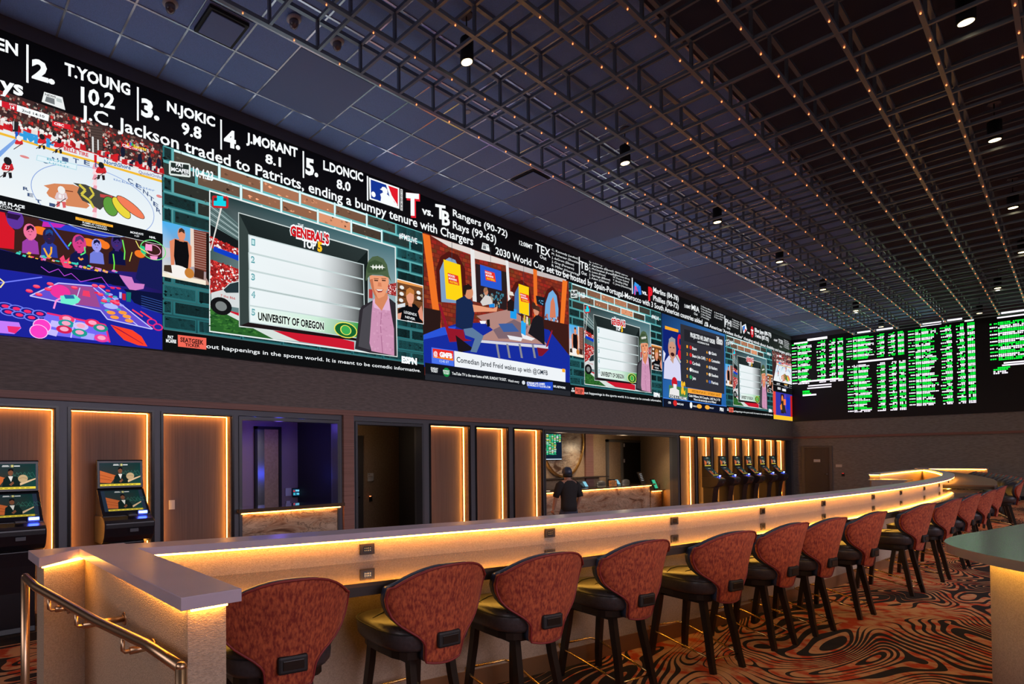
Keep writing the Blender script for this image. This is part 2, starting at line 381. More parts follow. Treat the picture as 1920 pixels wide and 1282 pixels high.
# league logo: blue and red with a white batter silhouette
c_ = [T.at(*Cc(*p)) for p in [(575, 998), (745, 1058), (745, 1175), (578, 1120)]]
T.poly(c_, WH); i_ = lambda i, j: tuple((c_[0][k]*(1-i)+c_[1][k]*i)*(1-j)+(c_[3][k]*(1-i)+c_[2][k]*i)*j for k in (0, 1))
T.poly([i_(.05, .07), (i_(.55, .07)), i_(.75, .93), i_(.05, .93)], (20, 50, 140)); T.poly([i_(.62, .07), i_(.95, .07), i_(.95, .9), i_(.82, .75)], (215, 25, 40))
T.poly([i_(.36, .93), i_(.38, .74), i_(.35, .60), i_(.43, .50), i_(.56, .48), i_(.68, .58), i_(.82, .82), i_(.86, .93)], WH); T.poly([i_(.38, .34), i_(.43, .22), i_(.52, .2), i_(.59, .28), i_(.60, .44), i_(.54, .54), i_(.45, .52), i_(.43, .40), i_(.34, .37)], WH); T.poly([i_(.60, .30), i_(.64, .30), i_(.94, .84), i_(.90, .86)], WH); T.ell(*i_(.13, .72), .05, .05, WH, 12)
q_ = [T.at(*Cc(*p)) for p in [(751, 1062), (764, 1066), (764, 1186), (751, 1182)]]; T.poly(q_, (200, 200, 200)); 
for k, ch in enumerate('TODAY'): T.ptext(ch, (753, 1084+k*23.5), (762, 1087+k*23.5), 1068+k*23.5, (15, 15, 15), .02, Cc)
T.ptext('T', (787, 1208), (862, 1214), 1090, (215, 30, 45), .09, Cc); T.ptext('T', (783, 1203), (856, 1208), 1084, WH, .05, Cc)
T.ptext('vs.', (872, 1202), (935, 1218), 1158, WH, .03, Cc); T.ptext('T', (948, 1225), (1005, 1235), 1145, WH, .03, Cc); T.ptext('B', (985, 1262), (1030, 1272), 1180, WH, .03, Cc)
T.ptext('Rangers (90-72)', (210, 197), (522, 318), 157, WH, .014, S4); T.ptext('Rays (99-63)', (210, 268), (458, 354), 222, WH, .014, S4)
T.ptext('12:08MT', (590, 362), (666, 390), 336, WH, .01, S4); T.ptext('TEX', (683, 400), (768, 436), 350, WH, .01, S4); T.ptext('Out', (708, 438), (745, 453), 417, WH, .005, S4)
def lst(K, x0, y0, x1, y1, pitch, rows, ch):
    for i, r in enumerate(rows): T.ptext(r, (x0, y0+i*pitch), (x0+(x1-x0)*len(r)/20, y0+i*pitch+(y1-y0)*len(r)/20), y0+i*pitch-ch, WH, 0.0, K)
lst(S4, 776, 396, 925, 448, 22.5, ['C. Kennedy (undiscl.)', 'M. Scherzer (Shoulder)', 'J. deGrom (Elbow)', 'J. Gray (Forearm)', 'B. Miller (Hamstring)', 'J. Odorizzi (Arm)'], 13)
bar(S4, 933, 432, 535, .018); T.ptext('TB', (125, 277), (178, 297), 229, WH, .01, S5); T.ptext('Out', (134, 316), (168, 327), 294, WH, .005, S5)
lst(S5, 183, 243, 330, 284, 20, ['G. Cleavinger (Knee)', 'P. Fairbanks (Elbow)', 'S. McClanahan (Forearm)', 'B. Lowe (Knee)', 'J. Springs (Elbow)', 'J. Adam (Oblique)'], 13)
lst(S5, 333, 302, 450, 340, 19, ['L. Raley (Spine)', 'D. Rasmussen (Arm)', 'W. Franco (Leave)', 'T. Bradley (Hip)', 'C. Jones (Hamstring)'], 12)
bar(S5, 455, 340, 442, .025)
m_ = [T.at(*S5(*p)) for p in [(470, 442), (474, 385), (488, 420), (500, 392), (506, 447)]]; T.line(m_, .14, (40, 120, 220)); T.line([(a, b-.03) for a, b in m_[:3]], .05, (235, 60, 120)); T.poly([T.at(*S5(*p)) for p in [(470, 365), (495, 385), (488, 400), (468, 388)]], (60, 150, 225))
T.ptext('vs.', (516, 440), (550, 452), 412, WH, .03, S5); T.ptext('P', (557, 478), (584, 484), 398, (225, 30, 45), .07, S5)
T.ptext('Marlins (84-78)', (588, 430), (748, 487), 396, WH, .016, S5); T.ptext('Phillies (90-72)', (588, 482), (748, 536), 448, WH, .016, S5)
T.ptext('5:08MT', (785, 527), (824, 538), 505, WH, .01, S5); T.ptext('MIA', (830, 541), (880, 561), 505, WH, .01, S5); T.ptext('Out', (846, 572), (868, 580), 556, WH, .005, S5)
lst(S5, 890, 523, 958, 552, 16, ['S. Alcantara (Elbow)', 'E. Perez (Shoulder)', 'A. Nardi (Triceps)', 'J. Soler (Oblique)', 'J. Fortes (Hip)'], 10)
lst(S5, 975, 562, 1040, 584, 15, ['E. Alvarez (Back)', 'J. Cueto (Illness)', 'M. Barnes (Hip)'], 9); bar(S5, 1040, 580, 652, .03)
T.ptext('PHI', (1045, 636), (1082, 650), 596, WH, .01, S5); T.ptext('Out', (1055, 662), (1075, 669), 648, WH, .005, S5)
lst(S5, 1088, 607, 1138, 628, 14, ['R. Hoskins (Knee)', 'A. Painter (Elbow)', 'G. Marte (Ankle)', 'D. Hall (Thumb)'], 9); bar(S5, 1142, 618, 690, .03)
T.poly([T.at(*S5(*p)) for p in [(1148, 645), (1172, 632), (1180, 668), (1160, 695)]], WH); T.poly([T.at(*S5(*p)) for p in [(1152, 650), (1168, 640), (1166, 668), (1156, 678)]], (50, 110, 200)); T.poly([T.at(*S5(*p)) for p in [(1168, 662), (1178, 668), (1164, 690)]], (215, 40, 50))
T.ptext('vs.', (1182, 690), (1200, 697), 674, WH, .03, S5); p = T.at(*S5(1213, 682)); T.ell(p[0], p[1], .16, .22, (205, 30, 45)); T.ptext('T', (1206, 695), (1220, 700), 665, WH, .05, S5)
T.ptext('Blue Jays (89-73)', (1230, 680), (1334, 714), 655, WH, .03, S5); T.ptext('Twins (87-75)', (1230, 712), (1318, 742), 688, WH, .03, S5)
T.ptext('4:38MT', (1350, 738), (1374, 745), 725, WH, .01, S5); T.ptext('TOR', (1380, 752), (1408, 763), 724, WH, .01, S5); T.ptext('Out', (1388, 778), (1402, 783), 767, WH, .005, S5)
lst(S5, 1414, 735, 1452, 752, 11, ['A. Manoah (Arm)', 'B. Bichette (Hip)', 'C. Green (Elbow)', 'N. Cimber (Back)', 'M. Chapman (Hand)'], 7)
finish(T, 'news_ticker', 'white player statistics and news headline in two running lines on black')

# --- the talk-show window, shown three times ---------------------------------
def show(dx, name, label):
    rnd = random.Random(3); S = Canvas('Y', YB); S.du = 0
    Q3 = crop(300, 260, .3432); q = lambda x, y: S.at(*Q3(x, y)); Z3 = crop(300, 270, .16383); z3 = lambda x, y: S.at(*Z3(x, y))
    Z4 = crop(540, 420, .21849); z4 = lambda x, y: S.at(*Z4(x, y))
    U0, U1, V0, V1 = 2.715, 7.725, ZS0+.30, 5.93
    S.grad([(U0, V0), (U1, V0), (U1, V1), (U0, V1)], [(14, 60, 66), (14, 60, 66), (110, 190, 190), (95, 170, 172)])
    S.n += 1
    for r in range(-1, 13):
        v = V0+.02+r*.2125
        for k in range(-1, 9):
            u = U0-.2+k*.70+(.35 if r % 2 else 0); a, b_ = max(u, U0), min(u+.655, U1); c, d = max(v, V0), min(v+.165, V1)
            if b_-a < .03 or d-c < .02: continue
            g = math.exp(-((u+.35-4.9)/1.35)**2-((v+.08-5.75)/.55)**2); g = min(1, g*1.5)
            base = (16+170*g, 34+92*g, 36+58*g); j = rnd.uniform(.75, 1.15)
            if g < .12: S.rect(a-.01, b_+.01, c-.01, d+.01, (40, 105, 110), False); a += .015; c += .012
            S.n += .002
            S.rect(a, b_, c, d, tuple(min(255, x*j) for x in base), False)
            for _ in range(7):
                x = rnd.uniform(a, b_); y = rnd.uniform(c, d); ww = rnd.uniform(.015, .06); hh = rnd.uniform(.008, .025); t_ = rnd.uniform(.35, 1.5)
                S.n += .002; S.poly([(x-ww/2, y), (x, y-hh), (min(x+ww, b_), y), (x, y+hh)], tuple(min(255, q_*t_) for q_ in base), False)
            if g > .3:
                S.n += .002; S.line([(a, d), (b_, d)], .03, (215, 240, 242), False)
                S.line([(b_+.022, c-.03), (b_+.022, d+.03)], .035, (215, 240, 242), False)
    S.n += 2
    # top-left programme mark and date
    S.line([z3(112, 200), z3(340, 235), z3(340, 372), z3(112, 345), z3(112, 200)], .025, (215, 225, 220)); S.poly([z3(125, 210), z3(330, 240), z3(330, 362), z3(125, 335)], (35, 45, 42))
    S.ptext('PAT', (182, 252), (272, 268), 205, WH, .04, Z3); S.ptext('MCAFEE', (128, 305), (330, 338), 262, WH, .04, Z3); S.ptext('SHOW', (245, 352), (318, 364), 332, WH, .02, Z3)
    S.ptext('10.4.23', (375, 362), (610, 422), 255, WH, .03, Z3)
    S.ptext('#PMSLIVE', (952, 118), (1108, 172), 68, WH, .02, Z4)
    # host at the left
    a, b_, c, d = q(12, 448), q(268, 512), q(268, 800), q(12, 752)
    S.grad([a, b_, c, d], [(70, 170, 230), (90, 170, 220), (170, 130, 110), (225, 215, 200)])
    S.poly([q(12, 590), q(60, 600), q(70, 640), q(12, 660)], (200, 190, 200)); S.poly([q(182, 495), q(268, 512), q(268, 730), q(188, 720)], (120, 62, 50)); S.poly([q(165, 488), q(184, 494), q(188, 700), q(165, 700)], (225, 205, 190))
    for k in range(16): S.line([q(186, 505+k*13), q(252, 520+k*13)], .006, (185, 150, 140), k == 0)
    S.poly([q(252, 515), q(268, 518), q(268, 790), q(252, 760)], (25, 20, 18))
    S.poly([q(52, 560), q(80, 545), q(150, 560), q(172, 590), q(170, 700), q(150, 720), q(150, 600), q(80, 600), q(78, 720), q(60, 700)], (215, 130, 95))
    S.poly([q(80, 548), q(98, 555), q(132, 562), q(150, 565), q(158, 640), q(152, 720), q(88, 712), q(76, 640)], (14, 13, 16))
    p = q(117, 522); S.poly([q(104, 540), q(130, 545), q(130, 565), q(104, 560)], (205, 125, 92)); S.ell(p[0], p[1], .056, .088, (220, 140, 105)); S.poly([q(101, 515), q(104, 494), q(118, 488), q(133, 500), q(134, 520), q(118, 508)], (60, 42, 34))
    S.poly([q(12, 730), q(250, 775), q(250, 800), q(12, 752)], (235, 225, 205)); p = q(100, 727); S.ell(p[0], p[1], .18, .09, (235, 230, 225)); S.poly([q(22, 690), q(60, 690), q(66, 735), q(20, 722)], (60, 45, 35)); S.poly([q(190, 706), q(240, 722), q(238, 770), q(185, 755)], (60, 35, 28)); p = q(160, 735); S.ell(p[0], p[1], .07, .07, (190, 120, 50))
    # the framed centre picture
    f = [q(268, 280), q(1287, 590), q(1297, 1193), q(268, 1055)]
    S.poly(f, (225, 232, 230)); e = [q(274, 290), q(1282, 596), q(1291, 1185), q(274, 1049)]
    S.grad(e, [(28, 46, 46), (70, 110, 118), (190, 210, 215), (90, 120, 120)])
    # stadium, left
    S.poly([q(274, 330), q(432, 470), q(432, 560), q(274, 470)], (95, 118, 118)); 
    for k in range(7): S.line([q(274, 350+k*18), q(430, 478+k*13)], .008, (190, 205, 205) if k % 2 else (30, 45, 45), k == 0)
    S.poly([q(274, 470), q(432, 560), q(432, 640), q(274, 560)], (20, 24, 26))
    S.poly([q(274, 535), q(428, 602), q(428, 650), q(274, 592)], (150, 36, 36)); S.poly([q(274, 660), q(428, 712), q(428, 810), q(274, 850)], (150, 36, 36))
    S.specks([q(274, 535), q(428, 602), q(428, 650), q(274, 592)], 130, [(215, 60, 55), (235, 225, 220), (120, 20, 22), (190, 40, 40)], .016, .014, rnd)
    S.specks([q(274, 660), q(428, 712), q(428, 800), q(274, 845)], 260, [(215, 60, 55), (235, 225, 220), (120, 20, 22), (190, 40, 40)], .016, .014, rnd)
    S.poly([q(292, 588), q(428, 638), q(428, 668), q(292, 615)], (15, 60, 190))
    S.poly([q(330, 372), q(340, 372), q(278, 612), q(272, 612)], (215, 215, 210))
    S.line([z3(605, 603), z3(770, 612), z3(770, 725), z3(605, 718), z3(605, 603)], .03, (190, 30, 35)); S.poly([z3(650, 592), z3(722, 600), z3(722, 650), z3(752, 655), z3(752, 715), z3(612, 705), z3(612, 650), z3(650, 650)], (20, 205, 225))
    # field, carpet and van
    S.poly([q(274, 912), q(620, 1095), q(274, 1049)], (40, 92, 40)); S.poly([q(274, 912), q(274, 900), q(760, 1108), q(620, 1095)], (205, 215, 210)); S.poly([q(340, 930), q(1060, 1110), q(1060, 1155), q(760, 1108)], (195, 25, 45))
    S.specks([q(276, 930), q(420, 1000), q(560, 1080), q(276, 1040)], 90, [(60, 120, 50), (25, 70, 30), (50, 105, 42)], .03, .01, rnd)
    S.poly([q(278, 842), q(340, 826), q(380, 788), q(430, 775), q(430, 925), q(370, 915), q(280, 892)], (205, 210, 210)); S.poly([q(345, 826), q(382, 792), q(428, 782), q(428, 842), q(360, 842)], (35, 50, 55)); p = q(333, 915); S.ell(p[0], p[1], .17, .13, (20, 20, 22)); S.ell(p[0], p[1], .09, .07, (120, 125, 125)); S.ptext('7 the 866', (330, 862), (410, 880), 848, (190, 40, 40), .01, Q3)
    # the board with five rows
    S.poly([q(426, 402), q(1138, 606), q(1138, 1100), q(430, 1028)], (200, 210, 208)); S.grad([q(430, 408), q(1134, 612), q(1134, 1112), q(434, 1022)], [(28, 38, 38), (42, 52, 52), (24, 16, 18), (30, 20, 22)])
    S.poly([q(430, 408), q(490, 530), q(490, 1000), q(434, 1022)], (52, 64, 62)); S.poly([q(1134, 612), q(1068, 682), q(1110, 690), q(1134, 900)], (20, 28, 28))
    rows = [((487, 530), (1108, 690), (1108, 765), (489, 618)), ((487, 628), (1108, 772), (1110, 848), (490, 714)), ((489, 724), (1110, 855), (1112, 930), (490, 808)), ((490, 820), (1112, 940), (1112, 1008), (490, 908)), ((490, 916), (1085, 1008), (1085, 1088), (492, 1000))]
    for k, r in enumerate(rows):
        pp = [q(*t_) for t_ in r]; mid = lambda i, j: tuple(pp[i][n]*.42+pp[j][n]*.58 for n in (0, 1))
        S.poly([(pp[0][0]-.02, pp[0][1]+.015), (pp[1][0]+.02, pp[1][1]+.015), (pp[2][0]+.02, pp[2][1]-.015), (pp[3][0]-.02, pp[3][1]-.015)], (190, 205, 205))
        m1, m2 = mid(0, 1), mid(3, 2)
        if k < 4: S.grad([pp[0], m1, m2, pp[3]], [(226, 234, 236), (226, 232, 234), (222, 228, 230), (226, 234, 236)]); S.grad([m1, pp[1], pp[2], m2], [(226, 232, 234), (28, 34, 34), (40, 46, 46), (222, 228, 230)])
        else: S.grad([pp[0], m1, m2, pp[3]], [(226, 236, 236), (200, 228, 210), (190, 225, 200), (226, 234, 236)]); S.grad([m1, pp[1], pp[2], m2], [(200, 228, 210), (50, 150, 60), (40, 140, 50), (190, 225, 200)])
        n = [(498, 580), (496, 675), (497, 770), (498, 866), (498, 962)][k]; S.ptext(str(k+1), n, (n[0]+20, n[1]+4), n[1]-34, (60, 140, 150), .05, Q3); S.ptext(str(k+1), (n[0]+3, n[1]-3), (n[0]+16, n[1]), n[1]-30, (190, 225, 225), .0, Q3)
    S.ptext('UNIVERSITY OF OREGON', (532, 992), (895, 1046), 945, (225, 240, 230), .10, Q3); S.ptext('UNIVERSITY OF OREGON', (534, 990), (893, 1044), 947, (12, 16, 16), .035, Q3)
    p = q(1013, 1046); S.ell(p[0], p[1], .25, .135, (235, 225, 90)); S.ell(p[0], p[1], .23, .12, (20, 95, 45)); S.ell(p[0], p[1], .12, .085, (235, 225, 90)); S.ell(p[0], p[1], .10, .075, (60, 165, 80))
    S.ptext('THE', (750, 484), (782, 492), 462, WH, .02, Q3); S.ptext("GENERAL'S", (706, 530), (925, 580), 470, WH, .12, Q3); S.ptext("GENERAL'S", (710, 527), (922, 576), 474, (200, 22, 30), .05, Q3)
    S.ptext('TOP', (775, 590), (850, 606), 548, WH, .05, Q3); S.ptext('5', (858, 612), (884, 618), 562, (245, 190, 30), .06, Q3)
    # man in helmet
    S.poly([z4(690, 560), z4(722, 560), z4(722, 640), z4(690, 636)], (170, 60, 60)); S.poly([z4(850, 520), z4(925, 505), z4(925, 620), z4(850, 600)], (170, 60, 60)); S.specks([z4(850, 520), z4(925, 505), z4(925, 615), z4(850, 600)], 50, [(230, 200, 200), (120, 20, 20)], .015, .012, rnd)
    S.poly([z4(570, 1072), z4(590, 930), z4(610, 740), z4(630, 705), z4(725, 655), z4(870, 640), z4(920, 680), z4(930, 1135), z4(700, 1105)], (44, 40, 46))
    S.poly([z4(600, 1050), z4(640, 730), z4(722, 670), z4(700, 1080)], (70, 68, 74)); 
    S.poly([z4(724, 645), z4(860, 615), z4(880, 760), z4(905, 900), z4(908, 1130), z4(712, 1090), z4(695, 1020), z4(712, 780)], (196, 140, 172))
    S.line([z4(798, 760), z4(790, 880), z4(808, 1110)], .02, (165, 105, 140)); S.specks([z4(730, 720), z4(880, 740), z4(900, 1110), z4(710, 1080)], 46, [(204, 150, 180), (188, 132, 164)], .03, .02, rnd)
    S.poly([z4(722, 655), z4(740, 640), z4(790, 735), z4(735, 720)], (215, 170, 200)); S.poly([z4(860, 615), z4(835, 640), z4(800, 735), z4(872, 745)], (215, 170, 200))
    S.poly([z4(740, 590), z4(850, 590), z4(852, 640), z4(800, 745), z4(742, 680)], (205, 128, 92))
    p = z4(776, 530); S.poly([z4(694, 440), z4(856, 450), z4(862, 500), z4(848, 560), z4(820, 620), z4(775, 640), z4(735, 610), z4(708, 540)], (226, 150, 112)); S.poly([z4(694, 480), z4(712, 540), z4(735, 610), z4(765, 636), z4(735, 560), z4(722, 470)], (190, 110, 78))
    S.poly([z4(745, 560), z4(815, 562), z4(800, 585), z4(770, 588)], (150, 55, 50)); S.poly([z4(750, 562), z4(812, 564), z4(798, 574), z4(768, 574)], (240, 235, 230)); S.poly([z4(768, 500), z4(795, 505), z4(800, 540), z4(765, 535)], (206, 125, 90))
    for x in (735, 800): S.poly([z4(x, 478), z4(x+35, 482), z4(x+33, 492), z4(x+2, 490)], (70, 45, 35)); S.poly([z4(x-3, 465), z4(x+38, 468), z4(x+38, 474), z4(x-3, 472)], (120, 75, 50))
    S.poly([z4(660, 480), z4(668, 380), z4(685, 318), z4(720, 282), z4(765, 275), z4(815, 300), z4(845, 350), z4(862, 440), z4(885, 500), z4(858, 462), z4(800, 440), z4(720, 436), z4(690, 450), z4(668, 490)], (74, 94, 66)); S.poly([z4(668, 380), z4(690, 330), z4(740, 310), z4(800, 330), z4(838, 400), z4(760, 420), z4(680, 420)], (58, 78, 52))
    for x in (725, 752, 780, 803):
        p = z4(x, 371); S.poly([(p[0]+(.075 if k % 2 == 0 else .03)*math.cos(k*PI/4), p[1]+(.05 if k % 2 == 0 else .015)*math.sin(k*PI/4)) for k in range(8)], (225, 228, 220))
    # guest at the right
    g = [z4(930, 468), z4(1155, 528), z4(1160, 862), z4(932, 820)]; S.poly(g, WH); g = [z4(932, 476), z4(1152, 534), z4(1156, 856), z4(935, 816)]; S.poly(g, (110, 66, 36))
    S.poly([z4(932, 476), z4(1152, 534), z4(1152, 550), z4(932, 500)], (225, 150, 80))
    for x, y in [(972, 545), (970, 600), (1115, 590), (1118, 636), (965, 655)]: p = z4(x, y); S.ell(p[0], p[1], .055, .035, (225, 225, 222)); S.line([(p[0]-.1, p[1]-.05), (p[0]+.1, p[1]-.05)], .02, (50, 30, 18))
    S.poly([z4(940, 735), z4(1000, 700), z4(1080, 685), z4(1130, 735), z4(1150, 850), z4(942, 818)], (12, 12, 16)); S.poly([z4(1110, 750), z4(1140, 700), z4(1150, 760), z4(1156, 840), z4(1125, 810)], (215, 140, 115)); S.poly([z4(935, 770), z4(970, 760), z4(960, 818), z4(935, 816)], (215, 150, 125)); S.poly([z4(932, 692), z4(1000, 678), z4(1000, 710), z4(934, 722)], (210, 215, 220))
    p = z4(1042, 622); S.ell(p[0], p[1], .10, .155, (222, 150, 120)); S.poly([z4(1005, 620), z4(1010, 565), z4(1040, 545), z4(1075, 570), z4(1078, 610), z4(1040, 590)], (190, 120, 60)); S.poly([z4(1025, 680), z4(1058, 685), z4(1060, 712), z4(1028, 706)], (205, 135, 108))
    S.ptext('LEGENDS', (990, 765), (1098, 792), 742, WH, .01, Z4); S.ptext('NEVER', (1000, 806), (1085, 828), 785, WH, .01, Z4); S.ptext('DIE', (1020, 838), (1060, 846), 826, WH, .01, Z4)
    # lower band
    S.rect(U0, U1, ZS0+.012, V0, (13, 14, 15)); S.line([(U0, V0+.0), (U1, V0)], .012, (70, 110, 112))
    S.poly([q(94, 1072), q(250, 1090), q(250, 1153), q(96, 1136)], (232, 100, 84)); S.ptext('SEATGEEK', (108, 1109), (235, 1126), 1084, (20, 12, 12), .03, Q3); S.ptext('TICKER', (134, 1134), (214, 1142), 1117, (20, 12, 12), .03, Q3)
    S.ptext('PAT', (40, 1092), (70, 1096), 1074, WH, .03, Q3); S.ptext('MCAFEE', (30, 1112), (86, 1118), 1094, WH, .04, Q3)
    S.ptext('out happenings in the sports world. It is meant to be comedic informative.', (250, 1144), (1420, 1276), 1120, WH, .008, Q3)
    S.ptext('ESPN', (1316, 1222), (1400, 1234), 1188, WH, .07, Q3, slant=0); 
    for v in S.V: pass
    S.V = [(x+dx, y, z) for x, y, z in S.V]
    return finish(S, name, label)
show(0, 'show_picture', 'large talk show window with a man in an army helmet beside a five row white list')
show(10.09, 'show_picture', 'same talk show window repeated, between the studio desk window and the draft order window')
show(20.14, 'show_picture', 'farthest repeat of the talk show window near the room corner')

# --- hockey ------------------------------------------------------------------
def hockey():
    rnd = random.Random(5); S = Canvas('Y', YB); K = crop(0, 170, .19497); q = lambda x, y: S.at(*K(x, y))
    U0, U1, V0, V1 = .185, 2.70, 4.535, 5.93
    S.rect(U0, U1, V0, V1, (62, 40, 40))
    S.specks([(U0, V1-.02), (U1, V1-.02), (U1, V1-.42), (U0, V1-.42)], 900, [(150, 40, 38), (92, 44, 42), (190, 45, 42), (205, 190, 182), (40, 30, 34), (110, 80, 72), (60, 66, 60), (170, 140, 130)], .016, .018, rnd)
    S.poly([q(-90, 300), q(0, 330), q(190, 420), q(600, 520), q(900, 600), q(1555, 810), q(1555, 880), q(900, 690), q(600, 610), q(160, 465), q(-90, 400)], (222, 226, 228))   # boards
    S.poly([q(870, 330), q(985, 350), q(985, 610), q(870, 590)], (78, 62, 58)); 
    for k in range(9): S.line([q(870, 340+k*26), q(985, 360+k*26)], .006, (45, 36, 34), k == 0)
    S.poly([q(882, 440), q(900, 445), q(902, 600), q(886, 596)], (215, 215, 215)); S.poly([q(935, 470), q(948, 473), q(950, 615), q(937, 611)], (215, 215, 215))
    S.poly([q(500, 290), q(678, 330), q(678, 378), q(502, 338)], (208, 32, 44)); S.ptext('CIBC', (520, 325), (615, 352), 300, WH, .03, K)
    S.poly([q(1165, 500), q(1330, 550), q(1330, 580), q(1165, 545)], (190, 30, 42)); S.ptext('CIBC', (1175, 535), (1260, 560), 508, WH, .03, K); S.ptext('Sports', (1282, 545), (1405, 580), 515, (250, 220, 60), .03, K); S.ptext('CHICAGO', (1268, 560), (1382, 590), 543, WH, .01, K)
    for k, c in enumerate([(250, 200, 40), (235, 110, 40), (200, 40, 90), (110, 70, 170), (50, 130, 220), (60, 170, 80)]): p = q(1232+k*8, 512+abs(k-2.5)*3); S.ell(p[0], p[1], .014, .022, c, 8)
    # the bench: red jerseys, white helmets
    S.n += 1
    for k in range(46):
        x = -80+k*19.5+rnd.uniform(-5, 5); y = 280+(x+80)*.285+rnd.uniform(-26, 20); p = q(x, y); S.n += .01
        S.poly([(p[0]-.035, p[1]-.07), (p[0]+.035, p[1]-.07), (p[0]+.03, p[1]), (p[0]-.03, p[1])], rnd.choice([(200, 34, 40), (185, 30, 36), (222, 214, 210), (165, 25, 32)]), False); S.n += .01
        S.ell(p[0], p[1]+.012, .018, .02, (232, 230, 228), 8, False)
    for k in range(34):
        x = 960+k*18; y = 590+(x-960)*.29+rnd.uniform(-20, 12); p = q(x, y); S.n += .01
        S.poly([(p[0]-.035, p[1]-.06), (p[0]+.035, p[1]-.06), (p[0]+.025, p[1]+.02), (p[0]-.03, p[1])], rnd.choice([(205, 34, 40), (185, 30, 36), (222, 214, 210), (35, 35, 55), (165, 25, 32)]), False)
    for x, y in [(1345, 660), (1440, 690), (1525, 700), (1180, 590)]: p = q(x, y); S.ell(p[0], p[1], .03, .075, (24, 28, 48), 10)
    S.poly([q(-90, 300), q(0, 330), q(190, 392), q(600, 512), q(900, 598), q(1555, 800), q(1555, 808), q(900, 606), q(600, 522), q(190, 402), q(0, 342), q(-90, 312)], (200, 30, 40))
    S.poly([q(-90, 372), q(0, 400), q(160, 450), q(600, 588), q(900, 672), q(1555, 862), q(1555, 885), q(900, 692), q(600, 612), q(160, 472), q(0, 425), q(-90, 400)], (232, 180, 50))
    ice = [q(-90, 402), q(0, 425), q(160, 472), q(600, 612), q(900, 692), q(1555, 885)]
    S.grad(ice+[(U1, V0), (U0, V0)], [(214, 226, 234)]*6+[(232, 236, 236)]*2)
    S.poly([q(0, 580), q(140, 465), q(165, 480), q(0, 640), q(-90, 700), q(-90, 640)], (120, 160, 220)); S.poly([q(145, 395), q(175, 400), q(172, 470), q(147, 462)], (20, 90, 190))
    for x, y, w_, h_ in [(240, 440, 48, 40), (292, 450, 36, 40), (345, 478, 44, 40), (462, 505, 40, 36)]: p = q(x, y); S.ell(p[0], p[1], .045, .045, (60, 160, 220), 10)
    S.poly([q(200, 402), q(510, 492), q(508, 545), q(205, 468)], (222, 230, 235)); 
    for x, y in [(240, 436), (345, 470), (462, 505)]: p = q(x, y); S.rect(p[0]-.06, p[0]+.06, p[1]-.02, p[1]+.02, (50, 150, 215)); S.rect(p[0]-.02, p[0]+.02, p[1]-.055, p[1]+.055, (50, 150, 215))
    p = q(292, 452); S.poly([(p[0]-.04, p[1]+.05), (p[0]+.04, p[1]+.05), (p[0]+.03, p[1]-.03), (p[0], p[1]-.06), (p[0]-.03, p[1]-.03)], (50, 150, 215))
    S.ptext('BELLE TIRE', (612, 572), (848, 640), 535, (205, 40, 52), .03, K); S.ptext('NorthShore', (1000, 700), (1255, 762), 660, (25, 90, 150), .02, K); S.ptext('QuidelOrtho', (1332, 796), (1560, 852), 765, (70, 70, 150), .005, K)
    S.poly([q(903, 615), q(930, 622), q(928, 700), q(904, 692)], (205, 30, 42))
    # centre circle and line
    p = (1.83, q(880, 1040)[1]); S.arc(p[0]+.02, p[1]-.02, .735, .42, 0, 2*PI, .009, (140, 165, 215), 60)
    S.n += 1
    for k in range(11): a, b_ = q(902, 700+k*52), q(932, 708+k*52); c, d = q(926, 760+k*52), q(884, 752+k*52); S.poly([a, b_, c, d], (226, 150, 165) if k % 2 == 0 else (240, 210, 216), False)
    for t_, a0, rr in (('UNITED', 2.35, 1.0), ('CENTER', 1.05, 1.0), ('RETNEC', 2.85, 1.0)):
        if t_ == 'RETNEC': continue
        for k, ch in enumerate(t_):
            an = a0-k*.16-(0 if t_ == 'UNITED' else .02); cx_, cy_ = p[0]+.02+.82*math.cos(an), p[1]-.02+.47*math.sin(an); S.text(ch, (cx_-.035, cy_-.03), (cx_+.035, cy_-.03-.02*(2.0-an)), .06, (70, 90, 130), .02)
    for k, (ch, x, y) in enumerate([('R', 248, 945), ('E', 290, 1005), ('T', 368, 1065), ('I', 500, 1100)]): S.ptext(ch, (x-28, y+10), (x+28, y+22), y-22, (60, 80, 120), .03, K)
    S.poly([q(355, 620), q(740, 712), q(735, 768), q(345, 672)], (180, 214, 224)); S.poly([q(362, 628), q(733, 718), q(728, 758), q(354, 668)], (218, 232, 238)); S.ptext('BUD', (450, 668), (640, 712), 645, (120, 180, 200), .02, K); S.ptext('LIGHT', (470, 700), (670, 748), 685, (120, 180, 200), .02, K)
    S.ptext('ticketmaster', (1085, 862), (1490, 975), 838, (120, 150, 200), .01, K); p2 = q(235, 640); S.ell(p2[0], p2[1], .05, .015, (215, 130, 130)); p2 = q(1528, 1018); S.ell(p2[0], p2[1], .04, .02, (215, 130, 130))
    # painted crest: orange face and feathered headdress
    S.poly([q(418, 915), q(520, 895), q(700, 905), q(760, 930), q(770, 1000), q(860, 1110), q(830, 1135), q(640, 1110), q(560, 1060), q(470, 1020), q(445, 985), q(470, 945)], (206, 130, 88))
    S.poly([q(700, 888), q(820, 905), q(1000, 985), q(1170, 1045), q(1030, 1085), q(960, 1150), q(880, 1100), q(790, 1060), q(740, 980), q(760, 930)], (66, 66, 60))
    S.line([q(760, 905), q(820, 960), q(780, 1000), q(860, 1060), q(900, 1130)], .03, (205, 190, 70)); S.line([q(860, 930), q(900, 1000), q(860, 1040)], .025, (205, 190, 70)); S.line([q(960, 1010), q(1080, 1030)], .04, (190, 70, 70))
